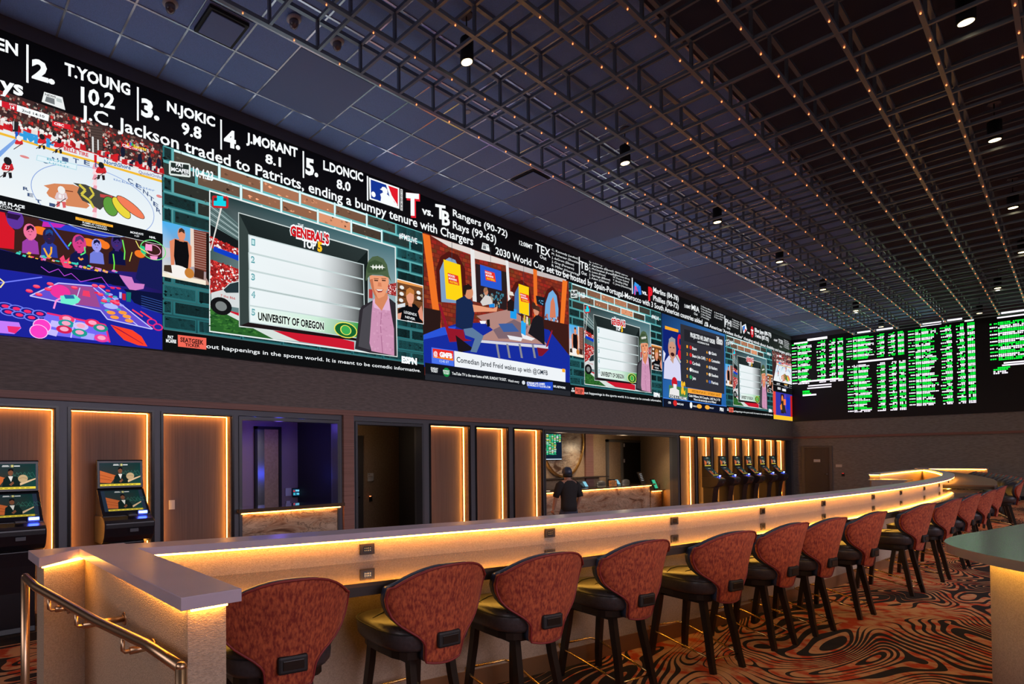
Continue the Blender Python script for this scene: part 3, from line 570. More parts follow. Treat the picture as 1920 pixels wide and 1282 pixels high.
    for (x, y, ru, rv, c, ro) in [(1060, 1115, .085, .12, (90, 150, 60), .3), (1165, 1130, .07, .15, (225, 205, 60), .75), (1255, 1125, .06, .20, (232, 120, 85), 1.05)]: p2 = q(x, y); S.ell(p2[0], p2[1], ru+.008, rv+.008, (60, 50, 40), 20, True, ro); S.ell(p2[0], p2[1], ru, rv, c, 20, True, ro)
    S.line([q(600, 960), q(700, 975)], .012, (120, 60, 40)); 
    # players
    def skater(x, y, h, top, legs=(225, 225, 225), num=None):
        f = lambda a, b_: q(x+a*h, y+b_*h); S.poly([f(-.22, .45), f(.0, .42), f(-.1, .95), f(-.3, 1.0)], legs); S.poly([f(.0, .42), f(.25, .5), f(.3, 1.02), f(.12, 1.05)], legs)
        S.poly([f(-.28, .1), f(.0, -.02), f(.32, .12), f(.42, .45), f(.25, .62), f(-.25, .58), f(-.4, .4)], top); a = f(-.32, .58); b_ = f(.3, .62); S.line([a, b_], .02, (230, 225, 222)); p2 = f(.02, -.06); S.ell(p2[0], p2[1], .028*h/100, .032*h/100, (230, 228, 226) if top[0] > 180 and legs[0] > 200 else (30, 30, 34), 10)
        S.line([f(.3, .45), f(-.5, .98)], .008, (60, 50, 50))
        if num: S.ptext(num, (x-.16*h, y+.42*h), (x+.16*h, y+.48*h), y+.18*h, WH, .02, K)
    skater(70, 690, 150, (196, 34, 44), (28, 26, 30), '27'); skater(180, 470, 100, (205, 40, 48)); skater(400, 455, 110, (205, 36, 46), (30, 28, 30)); skater(560, 490, 115, (205, 36, 46), (30, 28, 30)); skater(520, 430, 90, (225, 222, 220), (190, 36, 44)); skater(968, 730, 130, (200, 40, 46), (40, 30, 34)); skater(585, 970, 155, (214, 190, 192), (210, 90, 95), '81')
    p2 = q(145, 330); S.poly([q(118, 300), q(178, 312), q(170, 400), q(118, 400)], (36, 36, 38)); S.line([q(130, 300), q(128, 380)], .008, WH)
    # score strip, lower strip
    S.poly([q(-90, 80), q(160, 140), q(158, 204), q(-90, 130)], (200, 30, 44)); S.poly([q(-90, 84), q(14, 102), q(14, 158), q(-90, 140)], WH); S.ptext('SHOTS', (86, 142), (150, 156), 124, WH, .01, K); S.ptext('14', (96, 180), (136, 188), 150, WH, .03, K)
    S.poly([q(160, 143), q(468, 240), q(462, 302), q(160, 204)], WH); S.ptext('2nd 14:10', (208, 205), (424, 270), 180, (25, 35, 35), .015, K)
    a = q(0, 1048); S.rect(U0, U1, V0, 4.69, (14, 15, 17)); S.ptext('ROGERS PLACE', (-160, 1062), (236, 1140), 1032, WH, .04, K); S.ptext('EDMONTON, AB', (-160, 1096), (193, 1162), 1070, WH, .01, K)
    K2 = crop(0, 380, .21846); g = lambda x, y: S.at(*K2(x, y)); S.poly([g(645, 124), g(966, 196), g(966, 216), g(645, 148)], (240, 170, 50)); S.ptext('THURSDAY ON NHLN - 10 ET', (672, 142), (948, 204), 132, (20, 16, 10), .01, K2)
    S.ptext('FLAMES AT CANUCKS', (705, 178), (912, 222), 164, WH, .02, K2); S.ptext('- PRESEASON HOCKEY -', (690, 196), (930, 244), 183, WH, .02, K2); S.ptext('MONDAYS', (1115, 264), (1226, 284), 246, WH, .02, K2); S.ptext('9 ET', (1150, 293), (1192, 300), 280, WH, .02, K2); S.ptext('NHL', (1278, 305), (1332, 314), 288, WH, .04, K2)
    return S
h1 = hockey(); h1.V = list(h1.V); finish(h1, 'hockey_picture', 'ice hockey match window with a painted crest on white ice')
h2 = hockey(); h2.V = [(x+27.69, y, z) for x, y, z in h2.V]; finish(h2, 'hockey_picture', 'small far hockey window at the room corner, above the orange stage')

# --- casino advert under the hockey ------------------------------------------
def casino():
    rnd = random.Random(8); S = Canvas('Y', YB); K = crop(0, 380, .21846); q = lambda x, y: S.at(*K(x, y))
    U0, U1, V0, V1 = .185, 2.70, ZS0+.015, 4.52
    S.grad([(U0, V0), (U1, V0), (U1, V1), (U0, V1)], [(40, 44, 190), (14, 24, 110), (40, 20, 60), (30, 10, 60)])
    S.poly([q(-60, 60), q(1390, 345), q(1390, 610), q(600, 560), q(-60, 380)], (58, 30, 28)); S.poly([q(330, 140), q(1000, 280), q(900, 300), q(500, 230)], (40, 60, 190))
    S.poly([q(370, 160), q(560, 190), q(520, 215), q(360, 205)], (190, 40, 170)); S.line([q(420, 170), q(590, 400)], .02, (60, 90, 220))
    for x, y, a in [(350, 240, .09), (760, 340, .09), (860, 345, .08), (900, 365, .06), (1200, 440, .07)]: p = q(x, y); S.ell(p[0], p[1], a, .05, (235, 115, 35))
    S.poly([q(-60, 65), q(40, 85), q(70, 180), q(125, 240), q(120, 400), q(-60, 380)], (205, 24, 40)); p = q(130, 140); S.ell(p[0], p[1], .09, .12, (90, 50, 150)); S.poly([q(60, 85), q(180, 110), q(150, 150), q(60, 130)], (40, 20, 60))
    def guy(x, y, s_, coat, face, hair, hat=None):
        f = lambda a, b_: q(x+a*s_, y+b_*s_); S.poly([f(-.9, 2.3), f(-.85, 1.1), f(-.3, .7), f(.3, .72), f(.85, 1.15), f(1.0, 2.5)], coat); S.poly([f(-.40, -.5), f(.36, -.5), f(.45, .8), f(-.44, .75)], hair)
        p = f(0, 0); S.ell(p[0], p[1], .0009*s_, .00125*s_, face); S.poly([f(-.1, .5), f(.2, .5), f(.25, .95), f(-.2, .9)], face); S.poly([f(-.42, -.1), f(-.35, -.6), f(.05, -.75), f(.42, -.5), f(.42, -.05), f(.1, -.4)], hat or hair)
        S.poly([f(-.18, .28), f(.15, .3), f(.05, .38)], (120, 20, 60)); S.line([f(-.25, -.05), f(-.08, -.04)], .008, (25, 10, 40)); S.line([f(.08, -.03), f(.25, -.02)], .008, (25, 10, 40))
    guy(258, 250, 78, (150, 60, 160), (230, 110, 150), (40, 16, 40)); guy(420, 285, 76, (40, 56, 150), (40, 30, 70), (30, 60, 130), (30, 70, 140)); guy(680, 350, 90, (18, 22, 70), (205, 60, 130), (90, 50, 110)); guy(828, 365, 66, (110, 120, 210), (150, 150, 230), (20, 20, 60)); guy(1000, 345, 78, (14, 16, 60), (60, 40, 110), (14, 12, 40))
    S.line([q(375, 390), q(400, 440), q(415, 470), q(438, 430), q(440, 380)], .02, (240, 170, 50)); S.line([q(672, 470), q(690, 492), q(712, 480)], .02, (245, 150, 60)); S.line([q(610, 340), q(585, 375)], .015, (80, 230, 150)); S.line([q(725, 380), q(730, 430), q(690, 450)], .015, (90, 230, 130)); S.line([q(970, 440), q(980, 520), q(975, 580)], .015, (110, 230, 70)); S.line([q(1050, 320), q(1070, 420), q(1065, 490)], .015, (110, 230, 90)); S.line([q(1132, 425), q(1110, 505)], .01, (220, 220, 80))
    S.poly([q(510, 480), q(545, 450), q(560, 500), q(595, 470), q(590, 530), q(625, 550), q(600, 568), q(545, 555)], (235, 70, 110))
    S.poly([q(1160, 650), q(1200, 480), q(1390, 470), q(1390, 760), q(1250, 720)], (22, 26, 84)); S.poly([q(1020, 620), q(1130, 640), q(1150, 690), q(1240, 700), q(1230, 740), q(1120, 760), q(1060, 680)], (200, 120, 190))
    S.poly([q(-60, 390), q(330, 480), q(560, 560), q(1020, 612), q(1030, 640), q(1080, 720), q(900, 700), q(-60, 560)], (12, 14, 44))
    S.specks([q(150, 410), q(1000, 590), q(1000, 615), q(150, 450)], 60, [(235, 60, 110), (240, 180, 60), (210, 120, 200), (60, 200, 180)], .02, .012, rnd)
    S.poly([q(-60, 560), q(400, 640), q(950, 700), q(1390, 900), q(1390, 1260), q(-60, 1130)], (26, 34, 150))
    S.poly([q(1060, 740), q(1390, 780), q(1390, 960), q(1150, 860)], (12, 18, 56)); 
    for k in range(6): S.line([q(1210, 800+k*20), q(1390, 850+k*20)], .008, (50, 80, 150), k == 0)
    # table layout
    S.poly([q(255, 800), q(500, 690), q(840, 720), q(1310, 1085), q(1180, 1055), q(920, 1005), q(860, 930), q(640, 880), q(360, 825)], (96, 76, 200)); S.poly([q(500, 700), q(800, 725), q(860, 900), q(640, 872), q(520, 780)], (150, 70, 140))
    S.line([q(255, 800), q(500, 690), q(840, 720), q(1310, 1085)], .014, (190, 190, 245)); S.line([q(255, 800), q(640, 880), q(860, 925), q(920, 1000), q(1300, 1085)], .014, (190, 190, 245)); S.line([q(685, 730), q(640, 878)], .01, (200, 200, 245)); S.line([q(800, 730), q(1180, 1055)], .012, (190, 190, 245)); S.poly([q(712, 752), q(765, 760), q(775, 812), q(705, 798)], (230, 60, 100))
    S.line([q(350, 550), q(420, 600), q(500, 570), q(550, 630), q(610, 608), q(690, 680), q(870, 640), q(930, 720), q(1020, 730)], .008, (180, 70, 220)); S.line([q(360, 640), q(0, 690)], .014, (110, 120, 240)); S.line([q(-20, 640), q(36, 685), q(0, 730)], .014, (240, 220, 150))
    p = q(515, 765); S.ell(p[0], p[1], .115, .085, (230, 50, 150)); S.poly([q(515, 800), q(640, 790), q(690, 830), q(670, 860), q(620, 880), q(520, 862)], (110, 230, 200)); S.poly([q(545, 790), q(630, 795), q(640, 825), q(560, 825)], (40, 100, 160)); S.line([q(460, 910), q(480, 840), q(520, 820)], .02, (245, 140, 210))
    for k in range(26):
        x, y = rnd.uniform(800, 1060), rnd.uniform(740, 960); p = q(x, y+(x-800)*.15-40); S.ell(p[0], p[1], .03, .014, rnd.choice([(220, 40, 80), (60, 170, 180), (160, 160, 240)]), 12)
    for x, y in [(250, 760), (332, 790), (312, 722), (430, 700), (410, 745), (636, 732), (860, 790), (890, 845), (970, 850), (1000, 865), (812, 715), (872, 722)]: p = q(x, y); S.ell(p[0], p[1], .04, .02, (228, 36, 80), 12); S.ell(p[0], p[1]+.008, .035, .014, (245, 90, 120), 12)
    for x, y in [(950, 945), (1050, 945), (980, 985), (1085, 978), (1105, 1015)]: p = q(x, y); S.ell(p[0], p[1], .055, .024, (240, 150, 60), 14)
    p = q(948, 890); S.ell(p[0], p[1], .09, .035, (170, 180, 250)); S.poly([q(1080, 768), q(1122, 772), q(1118, 855), q(1082, 850)], (20, 110, 110)); S.poly([q(1045, 780), q(1075, 784), q(1075, 840), q(1047, 835)], (190, 30, 50)); S.poly([q(1020, 768), q(1042, 772), q(1040, 825), q(1020, 820)], (170, 180, 240))
    for x, y in [(45, 890), (140, 912), (235, 935), (340, 955), (70, 940), (165, 965), (268, 988)]:
        p = q(x, y); S.ell(p[0], p[1], .085, .045, (110, 120, 230), 18); S.ell(p[0], p[1], .068, .034, (24, 30, 130), 18); S.ell(p[0], p[1], .04, .02, (235, 40, 100), 14)
    S.poly([q(400, 950), q(900, 1050), q(940, 1200), q(300, 1120)], (110, 100, 235)); S.line([q(400, 950), q(900, 1050), q(938, 1200)], .022, (230, 40, 110)); S.line([q(640, 1000), q(605, 1160)], .016, (190, 190, 250))
    S.poly([q(440, 1010), q(520, 1025), q(510, 1080), q(420, 1060)], (190, 180, 250)); S.poly([q(420, 1085), q(500, 1100), q(480, 1150), q(400, 1130)], (190, 180, 250)); S.poly([q(700, 1110), q(810, 1130), q(800, 1180), q(690, 1165)], (160, 160, 245))
    for x, y, c in [(570, 1000, (230, 60, 110)), (565, 1040, (30, 150, 150)), (548, 1090, (205, 30, 80)), (690, 1062, (200, 190, 240)), (680, 1118, (30, 150, 140)), (790, 1035, (230, 40, 90)), (860, 1078, (30, 140, 130)), (868, 1165, (230, 60, 150))]: p = q(x, y); S.ell(p[0], p[1], .09, .05, c, 18); S.ell(p[0], p[1]+.005, .05, .028, (240, 160, 190), 14)
    for x, y in [(358, 1060), (330, 1108)]: p = q(x, y); S.ell(p[0], p[1], .1, .085, (250, 190, 240)); S.ell(p[0], p[1], .09, .077, (240, 60, 190))
    S.poly([q(-60, 1010), q(160, 1030), q(180, 1080), q(120, 1130), q(-60, 1115)], (190, 120, 240)); S.poly([q(60, 1060), q(180, 1070), q(130, 1125), q(70, 1110)], (230, 40, 110))
    S.poly([q(945, 1050), q(1130, 1095), q(1210, 1150), q(1260, 1235), q(1180, 1225), q(1060, 1180), q(1000, 1120)], (238, 62, 40)); 
    for k in range(4): S.line([q(960+k*20, 1060+k*10), q(1200+k*8, 1200+k*5)], .008, (150, 20, 60), k == 0)
    p = q(1310, 410); S.arc(p[0], p[1], .17, .13, 0, 2*PI, .012, (110, 220, 120)); S.arc(p[0], p[1], .1, .07, 0, 2*PI, .01, (240, 160, 200)); S.poly([q(1245, 355), q(1300, 370), q(1300, 420), q(1240, 410)], (240, 150, 200)); S.poly([q(1200, 370), q(1235, 380), q(1250, 450), q(1205, 430)], (40, 190, 130)); S.line([q(1160, 330), q(1190, 390), q(1270, 440)], .012, (230, 220, 110)); S.poly([q(1280, 460), q(1350, 465), q(1340, 495), q(1290, 490)], (240, 150, 200))
    for x, y in [(1300, 1030), (1350, 1070)]: p = q(x, y); S.ell(p[0], p[1], .07, .05, (220, 40, 120)); S.ell(p[0], p[1], .05, .034, (30, 40, 150))
    S.line([q(1130, 920), q(1220, 980)], .02, (240, 60, 90)); S.line([q(1200, 935), q(1300, 1000)], .02, (240, 60, 90))
    return S
finish(casino(), 'casino_picture', 'neon blue and pink casino table scene with six players under the hockey window')

# --- the studio desk window ---------------------------------------------------
def studio():
    rnd = random.Random(11); S = Canvas('Y', YB); K = crop(780, 340, .3275); q = lambda x, y: S.at(*K(x, y))
    U0, U1, V0, V1 = 7.755, 12.80, ZS0+.1, 5.94
    S.rect(U0, U1, V0, V1, (108, 36, 26)); S.n += 1
    for r in range(22):
        for k in range(34):
            u = U0+k*.15+(.075 if r % 2 else 0); v = 4.0+r*.085
            if u < U1-.15: S.rect(u, u+.13, v, v+.065, (128+rnd.randint(-25, 30), 44+rnd.randint(-10, 14), 30), False)
    S.poly([q(85, 310), q(320, 385), q(318, 420), q(190, 375), q(150, 350)], (215, 205, 200)); S.poly([q(330, 392), q(520, 455), q(520, 482), q(330, 440)], (215, 205, 200)); S.poly([q(525, 458), q(860, 562), q(858, 580), q(700, 540), q(525, 490)], (190, 180, 178))
    def arch(pts, inner, cin):
        S.poly([q(*p) for p in pts], (78, 22, 18)); S.poly([q(*p) for p in inner], cin)
    arch([(125, 690), (115, 500), (140, 430), (185, 400), (240, 420), (280, 500), (290, 700)], [(145, 690), (135, 510), (158, 455), (190, 435), (225, 450), (255, 520), (262, 700)], (120, 150, 185))
    arch([(540, 760), (545, 620), (570, 575), (605, 565), (645, 600), (665, 690), (665, 780)], [(560, 750), (565, 640), (585, 600), (608, 592), (635, 620), (650, 700), (650, 770)], (70, 110, 165))
    arch([(715, 850), (725, 680), (750, 620), (780, 600), (815, 640), (830, 720), (825, 900)], [(732, 850), (740, 700), (760, 640), (782, 622), (805, 655), (815, 730), (812, 890)], (110, 165, 215))
    S.specks([q(735, 760), q(812, 780), q(812, 890), q(735, 860)], 60, [(190, 110, 90), (80, 80, 110), (200, 190, 190), (120, 60, 50)], .04, .04, rnd); S.poly([q(770, 690), q(785, 660), q(795, 700), q(800, 780), q(765, 780)], (205, 120, 90))
    S.poly([q(340, 470), q(520, 520), q(520, 740), q(345, 690)], (40, 28, 30)); S.specks([q(370, 620), q(500, 640), q(500, 720), q(370, 700)], 50, [(60, 120, 140), (30, 50, 60), (160, 150, 130)], .03, .03, rnd)
    for a, b_ in (((310, 385), (333, 392)), ((512, 450), (528, 456))): S.poly([q(*a), q(*b_), q(b_[0]+14, 690), q(a[0]+14, 685)], (222, 222, 222))
    S.poly([q(36, 296), q(78, 310), q(145, 840), q(108, 845)], (228, 110, 36)); S.poly([q(670, 500), q(692, 508), q(696, 800), q(676, 790)], (226, 108, 36)); S.poly([q(838, 565), q(866, 572), q(840, 910), q(818, 905)], (230, 112, 38))
    S.poly([q(34, 720), q(140, 740), q(140, 850), q(40, 880)], (40, 24, 22)); S.poly([q(690, 780), q(870, 820), q(878, 1010), q(700, 960)], (58, 26, 22))
    # floor and carpets
    S.poly([q(42, 878), q(230, 815), q(560, 800), q(760, 850), q(880, 1000), q(880, 1170), q(44, 1060)], (22, 42, 150)); S.poly([q(42, 878), q(150, 835), q(230, 830), q(210, 870), q(42, 905)], (40, 80, 205))
    # hanging boards
    for (a, b_, c, d, col) in (((156, 446), (253, 478), (268, 688), (172, 672), (242, 202, 20)), ((366, 476), (487, 514), (490, 626), (370, 596), (38, 84, 200)), ((586, 586), (645, 606), (646, 770), (590, 752), (242, 202, 20))):
        S.line([q((a[0]+b_[0])/2, a[1]-100), q((a[0]+b_[0])/2, a[1]+8)], .012, (60, 60, 66)); S.poly([q(*a), q(*b_), q(*c), q(*d)], col)
    for x0, y0, sc in ((182, 545, 1), (394, 528, .95), (596, 655, .82)):
        S.poly([q(x0-2, y0-22*sc), q(x0+58*sc, y0-4*sc), q(x0+66*sc, y0+52*sc), q(x0+4, y0+38*sc)], (222, 50, 36))
        for k, t_ in enumerate(('GOOD', 'MORNING', 'FOOTBALL')): S.ptext(t_, (x0+k*5, y0+k*19*sc-4), (x0+(40+k*10)*sc, y0+k*19*sc+8*sc), y0+k*19*sc-16*sc, WH if k < 2 else (245, 215, 40), .03, K)
    pass
    # desk
    S.poly([q(345, 770), q(540, 730), q(640, 800), q(750, 935), q(345, 905), q(440, 850)], (170, 128, 120)); S.poly([q(440, 850), q(560, 790), q(640, 830), q(600, 900), q(470, 900)], (120, 96, 104)); S.poly([q(470, 815), q(550, 812), q(590, 860), q(500, 862)], (60, 90, 150)); S.poly([q(335, 905), q(755, 940), q(755, 958), q(338, 920)], (205, 205, 215))
    for x in (455, 515, 585, 660): S.poly([q(x, 930), q(x+12, 932), q(x+26, 1012), q(x+14, 1010)], (130, 130, 140))
    S.poly([q(520, 880), q(610, 895), q(600, 915), q(535, 905)], (222, 222, 226)); S.poly([q(600, 870), q(680, 900), q(660, 912), q(610, 900)], (225, 225, 228)); S.poly([q(362, 798), q(400, 800), q(395, 815), q(370, 815)], WH); S.poly([q(403, 792), q(420, 790), q(422, 830), q(405, 832)], (25, 20, 22)); S.poly([q(416, 700), q(448, 700), q(448, 722), q(418, 722)], (30, 130, 210)); S.poly([q(538, 726), q(574, 734), q(574, 790), q(538, 782)], (30, 150, 225)); S.poly([q(600, 790), q(628, 812), q(626, 884), q(600, 868)], (40, 160, 230))
    for x, c in ((600, (40, 30, 30)), (615, (200, 180, 60)), (630, (220, 215, 200)), (643, (60, 120, 60))): S.poly([q(x, 755+(x-600)*.6), q(x+9, 758+(x-600)*.6), q(x+9, 800+(x-600)*.6), q(x, 798+(x-600)*.6)], c)
    # people
    S.poly([q(125, 700), q(140, 705), q(185, 840), q(270, 850), q(280, 900), q(318, 912), q(190, 920), q(170, 850)], (140, 22, 40)); S.poly([q(225, 880), q(330, 960), q(300, 970), q(240, 980)], (26, 20, 26))
    S.poly([q(228, 680), q(285, 650), q(322, 690), q(335, 740), q(320, 840), q(270, 850), q(225, 830)], (22, 38, 74)); S.poly([q(322, 705), q(440, 728), q(466, 715), q(460, 745), q(330, 748)], (222, 150, 115)); S.poly([q(270, 845), q(320, 838), q(385, 885), q(345, 980), q(310, 975), q(335, 900), q(280, 880)], (88, 116, 150)); p = q(298, 632); S.ell(p[0], p[1], .15, .15, (205, 135, 100)); S.poly([q(268, 640), q(268, 598), q(298, 588), q(318, 604), q(316, 618), q(288, 622), q(280, 655)], (34, 24, 22))
    S.poly([q(366, 690), q(395, 650), q(425, 660), q(438, 700), q(380, 712)], (205, 200, 196)); p = q(398, 630); S.ell(p[0], p[1], .075, .08, (196, 130, 100)); S.poly([q(388, 640), q(388, 610), q(404, 608), q(410, 625)], (150, 110, 80))
    S.poly([q(522, 740), q(520, 690), q(540, 672), q(560, 690), q(558, 745)], (30, 22, 24)); p = q(541, 652); S.ell(p[0], p[1], .06, .07, (110, 66, 48)); S.poly([q(524, 650), q(530, 628), q(552, 634), q(560, 656)], (222, 212, 200))
    S.poly([q(640, 870), q(665, 790), q(690, 760), q(725, 780), q(732, 850), q(735, 940), q(700, 912)], (26, 24, 30)); p = q(686, 738); S.ell(p[0], p[1], .11, .12, (204, 140, 112)); S.poly([q(672, 730), q(680, 708), q(704, 718), q(708, 748), q(694, 740)], (70, 44, 34)); p = q(672, 712); S.ell(p[0], p[1], .08, .08, (60, 36, 30)); S.poly([q(684, 654), q(738, 666), q(732, 716), q(690, 702)], (22, 26, 36)); S.specks([q(700, 672), q(728, 678), q(725, 705), q(700, 698)], 12, [(90, 150, 190)], .02, .01, rnd)
    S.poly([q(775, 850), q(780, 856), q(752, 945), q(740, 950)], (150, 26, 46)); S.poly([q(690, 950), q(760, 960), q(720, 1000), q(700, 1000)], (120, 22, 40))
    # lower captions
    S.poly([q(86, 950), q(214, 968), q(214, 1058), q(88, 1040)], (70, 110, 225)); S.poly([q(93, 962), q(212, 982), q(212, 1028), q(96, 1008)], (235, 120, 30)); S.poly([q(93, 956), q(212, 972), q(210, 1015), q(96, 1000)], (222, 44, 38)); S.ptext('@', (98, 996), (122, 1000), 970, WH, .02, K); S.ptext('GMFB', (132, 1003), (206, 1013), 975, WH, .06, K); S.ptext('12:45 ET', (132, 1034), (186, 1042), 1020, (200, 215, 245), .01, K)
    S.poly([q(216, 970), q(853, 1078), q(853, 1150), q(218, 1060)], (228, 232, 236)); S.ptext('Comedian Jared Freid wakes up with @GMFB', (230, 1034), (752, 1110), 1002, (18, 30, 44), .012, K); S.poly([q(834, 1072), q(851, 1074), q(851, 1094), q(834, 1091)], (245, 170, 40))
    S.rect(U0, U1, V0, V0+.24, (18, 20, 26)); S.rect(U0, U1, ZS0+.012, V0+.03, (36, 38, 44)); S.ptext('SUNDAY', (82, 1076), (124, 1082), 1062, WH, .03, K); S.ptext('TICKET', (83, 1090), (122, 1096), 1078, WH, .03, K)
    p = q(172, 1093); S.ell(p[0], p[1], .10, .09, (20, 130, 60)); S.ptext('SUNDAY', (152, 1088), (190, 1092), 1078, WH, .03, K); S.ptext('TICKET', (154, 1102), (188, 1106), 1091, WH, .03, K)
    S.ptext('YouTube TV is the new home of NFL SUNDAY TICKET.', (203, 1106), (516, 1143), 1089, WH, .012, K); S.ptext('Watch every', (524, 1146), (588, 1154), 1132, WH, .012, K); p = q(613, 1152); S.ell(p[0], p[1], .06, .045, (210, 214, 220))
    S.poly([q(628, 1150), q(780, 1148), q(780, 1196), q(640, 1184)], (30, 70, 190)); S.ptext('STREAM LIVE GAMES', (632, 1158), (735, 1166), 1146, WH, .03, K); S.ptext('ON MOBILE AT PLUS.NFL.COM', (632, 1170), (766, 1184), 1158, WH, .02, K); S.ptext('NFL NETWORK', (784, 1178), (854, 1188), 1166, WH, .03, K)
    S.V = [v for v in S.V]; return S
finish(studio(), 'studio_picture', 'morning show window with hosts around a glass desk in a brick studio')

# --- draft order window --------------------------------------------------------
S = Canvas('Y', YB); K = crop(1230, 560, .17157); q = lambda x, y: S.at(*K(x, y)); U0, U1 = 17.87, 22.87
S.grad([(U0, ZS0+.02), (U1, ZS0+.02), (U1, 5.93), (U0, 5.93)], [(40, 100, 170), (30, 90, 160), (50, 110, 175), (20, 50, 96)])
S.poly([q(75, 320), q(270, 372), q(275, 900), q(82, 876)], (16, 34, 110)); S.poly([q(98, 294), q(244, 338), q(244, 368), q(98, 330)], (245, 165, 40)); p = q(258, 470); S.ell(p[0], p[1], .16, .24, (215, 20, 50)); p = q(262, 470); S.ell(p[0], p[1], .07, .11, (16, 34, 110)); p = q(258, 610); S.ell(p[0], p[1], .13, .16, (215, 20, 50))
S.poly([q(84, 870), q(90, 690), q(140, 620), q(215, 630), q(265, 720), q(274, 900)], (206, 206, 232)); S.poly([q(150, 660), q(195, 640), q(188, 710)], (190, 150, 130)); p = q(176, 545); S.ell(p[0], p[1], .28, .33, (196, 142, 118)); S.poly([q(140, 520), q(140, 440), q(170, 415), q(210, 440), q(212, 520), q(190, 470), q(155, 470)], (150, 148, 148)); p = q(180, 608); S.ell(p[0], p[1], .14, .06, (60, 24, 24)); S.line([q(150, 530), q(165, 532)], .03, (60, 40, 34)); S.line([q(185, 535), q(200, 538)], .03, (60, 40, 34)); S.poly([q(215, 620), q(232, 608), q(272, 690), q(262, 708)], (190, 190, 180)); S.poly([q(78, 560), q(104, 600), q(86, 690), q(78, 690)], (220, 220, 240))
S.poly([q(265, 272), q(745, 412), q(745, 1040), q(275, 955)], (46, 46, 54)); S.poly([q(306, 330), q(705, 440), q(705, 556), q(308, 460)], (34, 34, 40))
S.ptext('PROJECTED NFL DRAFT ORDER', (375, 415), (645, 495), 366, WH, .03, K); S.ptext('ACCORDING TO FPI', (452, 478), (578, 512), 458, WH, .02, K); S.ptext('THE', (660, 438), (688, 446), 410, WH, .03, K); S.line([q(662, 440), q(724, 458), q(724, 500), q(662, 484), q(662, 440)], .05, (200, 200, 200)); S.ptext('HERD', (668, 478), (720, 492), 448, WH, .03, K)
for i, (t_, c) in enumerate((('Bears', (200, 40, 40)), ('Bears (via CAR)', (200, 40, 40)), ('Cardinals', (200, 30, 60)), ('Broncos', (235, 235, 235)), ('Jets', (40, 150, 90)))):
    y = 535+i*81; S.ptext(str(i+1), (332, y), (348, y+3), y-30, (245, 165, 40), .02, K); p = q(378, y-3); S.ell(p[0], p[1], .10, .065, c, 10); S.ptext(t_, (396, y+20), (396+len(t_)*9.5, y+20+len(t_)*2.2), y-14, WH, .02, K)
for i, (t_, c) in enumerate((('Giants', (225, 225, 235)), ('Commanders', (220, 100, 30)), ('Raiders', (170, 175, 180)), ('Steelers', (225, 220, 210)), ('Patriots', (60, 90, 170)))):
    y = 596+i*79; S.ptext(str(i+6), (548, y), (564, y+3), y-28, (245, 165, 40), .02, K); p = q(585, y-4); S.ell(p[0], p[1], .10, .06, c, 10); S.ptext(t_, (604, y+14), (604+len(t_)*9.2, y+14+len(t_)*2), y-18, WH, .02, K)
S.poly([q(140, 940), q(345, 980), q(342, 1110), q(138, 1085)], (70, 120, 70)); p = q(200, 915); S.ell(p[0], p[1], .2, .17, (190, 24, 40)); S.poly([q(185, 930), q(222, 935), q(222, 985), q(190, 985)], (225, 225, 225)); S.poly([q(140, 1070), q(150, 980), q(195, 970), q(250, 1000), q(255, 1085)], (225, 222, 222)); S.ptext('SC', (272, 1030), (318, 1042), 900, (245, 190, 40), .07, K)
S.poly([q(148, 1045), q(338, 1080), q(336, 1112), q(150, 1090)], (14, 14, 18)); S.ptext('ONE IN A WILLIAMS', (152, 1082), (334, 1108), 1048, WH, .02, K)
S.poly([q(345, 974), q(716, 1034), q(714, 1082), q(345, 1028)], (240, 160, 50)); S.ptext('ARIZONA AT #9 USC  |  SATURDAY 10:30 ET', (388, 1018), (700, 1068), 992, (90, 50, 10), .01, K); S.poly([q(345, 1030), q(714, 1084), q(712, 1165), q(348, 1110)], (16, 18, 26)); S.ptext('Caleb Williams: 24-5 Comp/Inc, 1,402 Yds, 21 TD', (356, 1068), (698, 1118), 1042, WH, .02, K); S.ptext('When is the last bad play out to Williams?', (408, 1108), (655, 1144), 1084, WH, .02, K)
S.rect(U0, U1, ZS0+.015, ZS0+.27, (16, 20, 38)); S.line([(U0, ZS0+.28), (U1, ZS0+.28)], .03, (60, 120, 210)); S.ptext('CFB', (130, 1144), (160, 1148), 1120, WH, .02, K); p = q(206, 1140); S.ell(p[0], p[1], .14, .09, (205, 40, 40)); S.ptext('MARYLAND', (228, 1156), (298, 1166), 1136, WH, .02, K); S.ptext('OHIO ST', (402, 1180), (452, 1188), 1162, WH, .02, K); p = q(470, 1176); S.ell(p[0], p[1], .2, .07, (240, 170, 60)); p = q(380, 1162); S.ell(p[0], p[1], .1, .1, WH); p = q(558, 1186); S.ell(p[0], p[1], .2, .07, (240, 170, 60)); S.ptext('PM EST', (585, 1198), (628, 1204), 1184, WH, .01, K); S.ptext('FS1', (695, 1222), (735, 1230), 1188, WH, .06, K)
finish(S, 'draft_picture', 'blue window with a grey haired man beside a dark list in two columns')

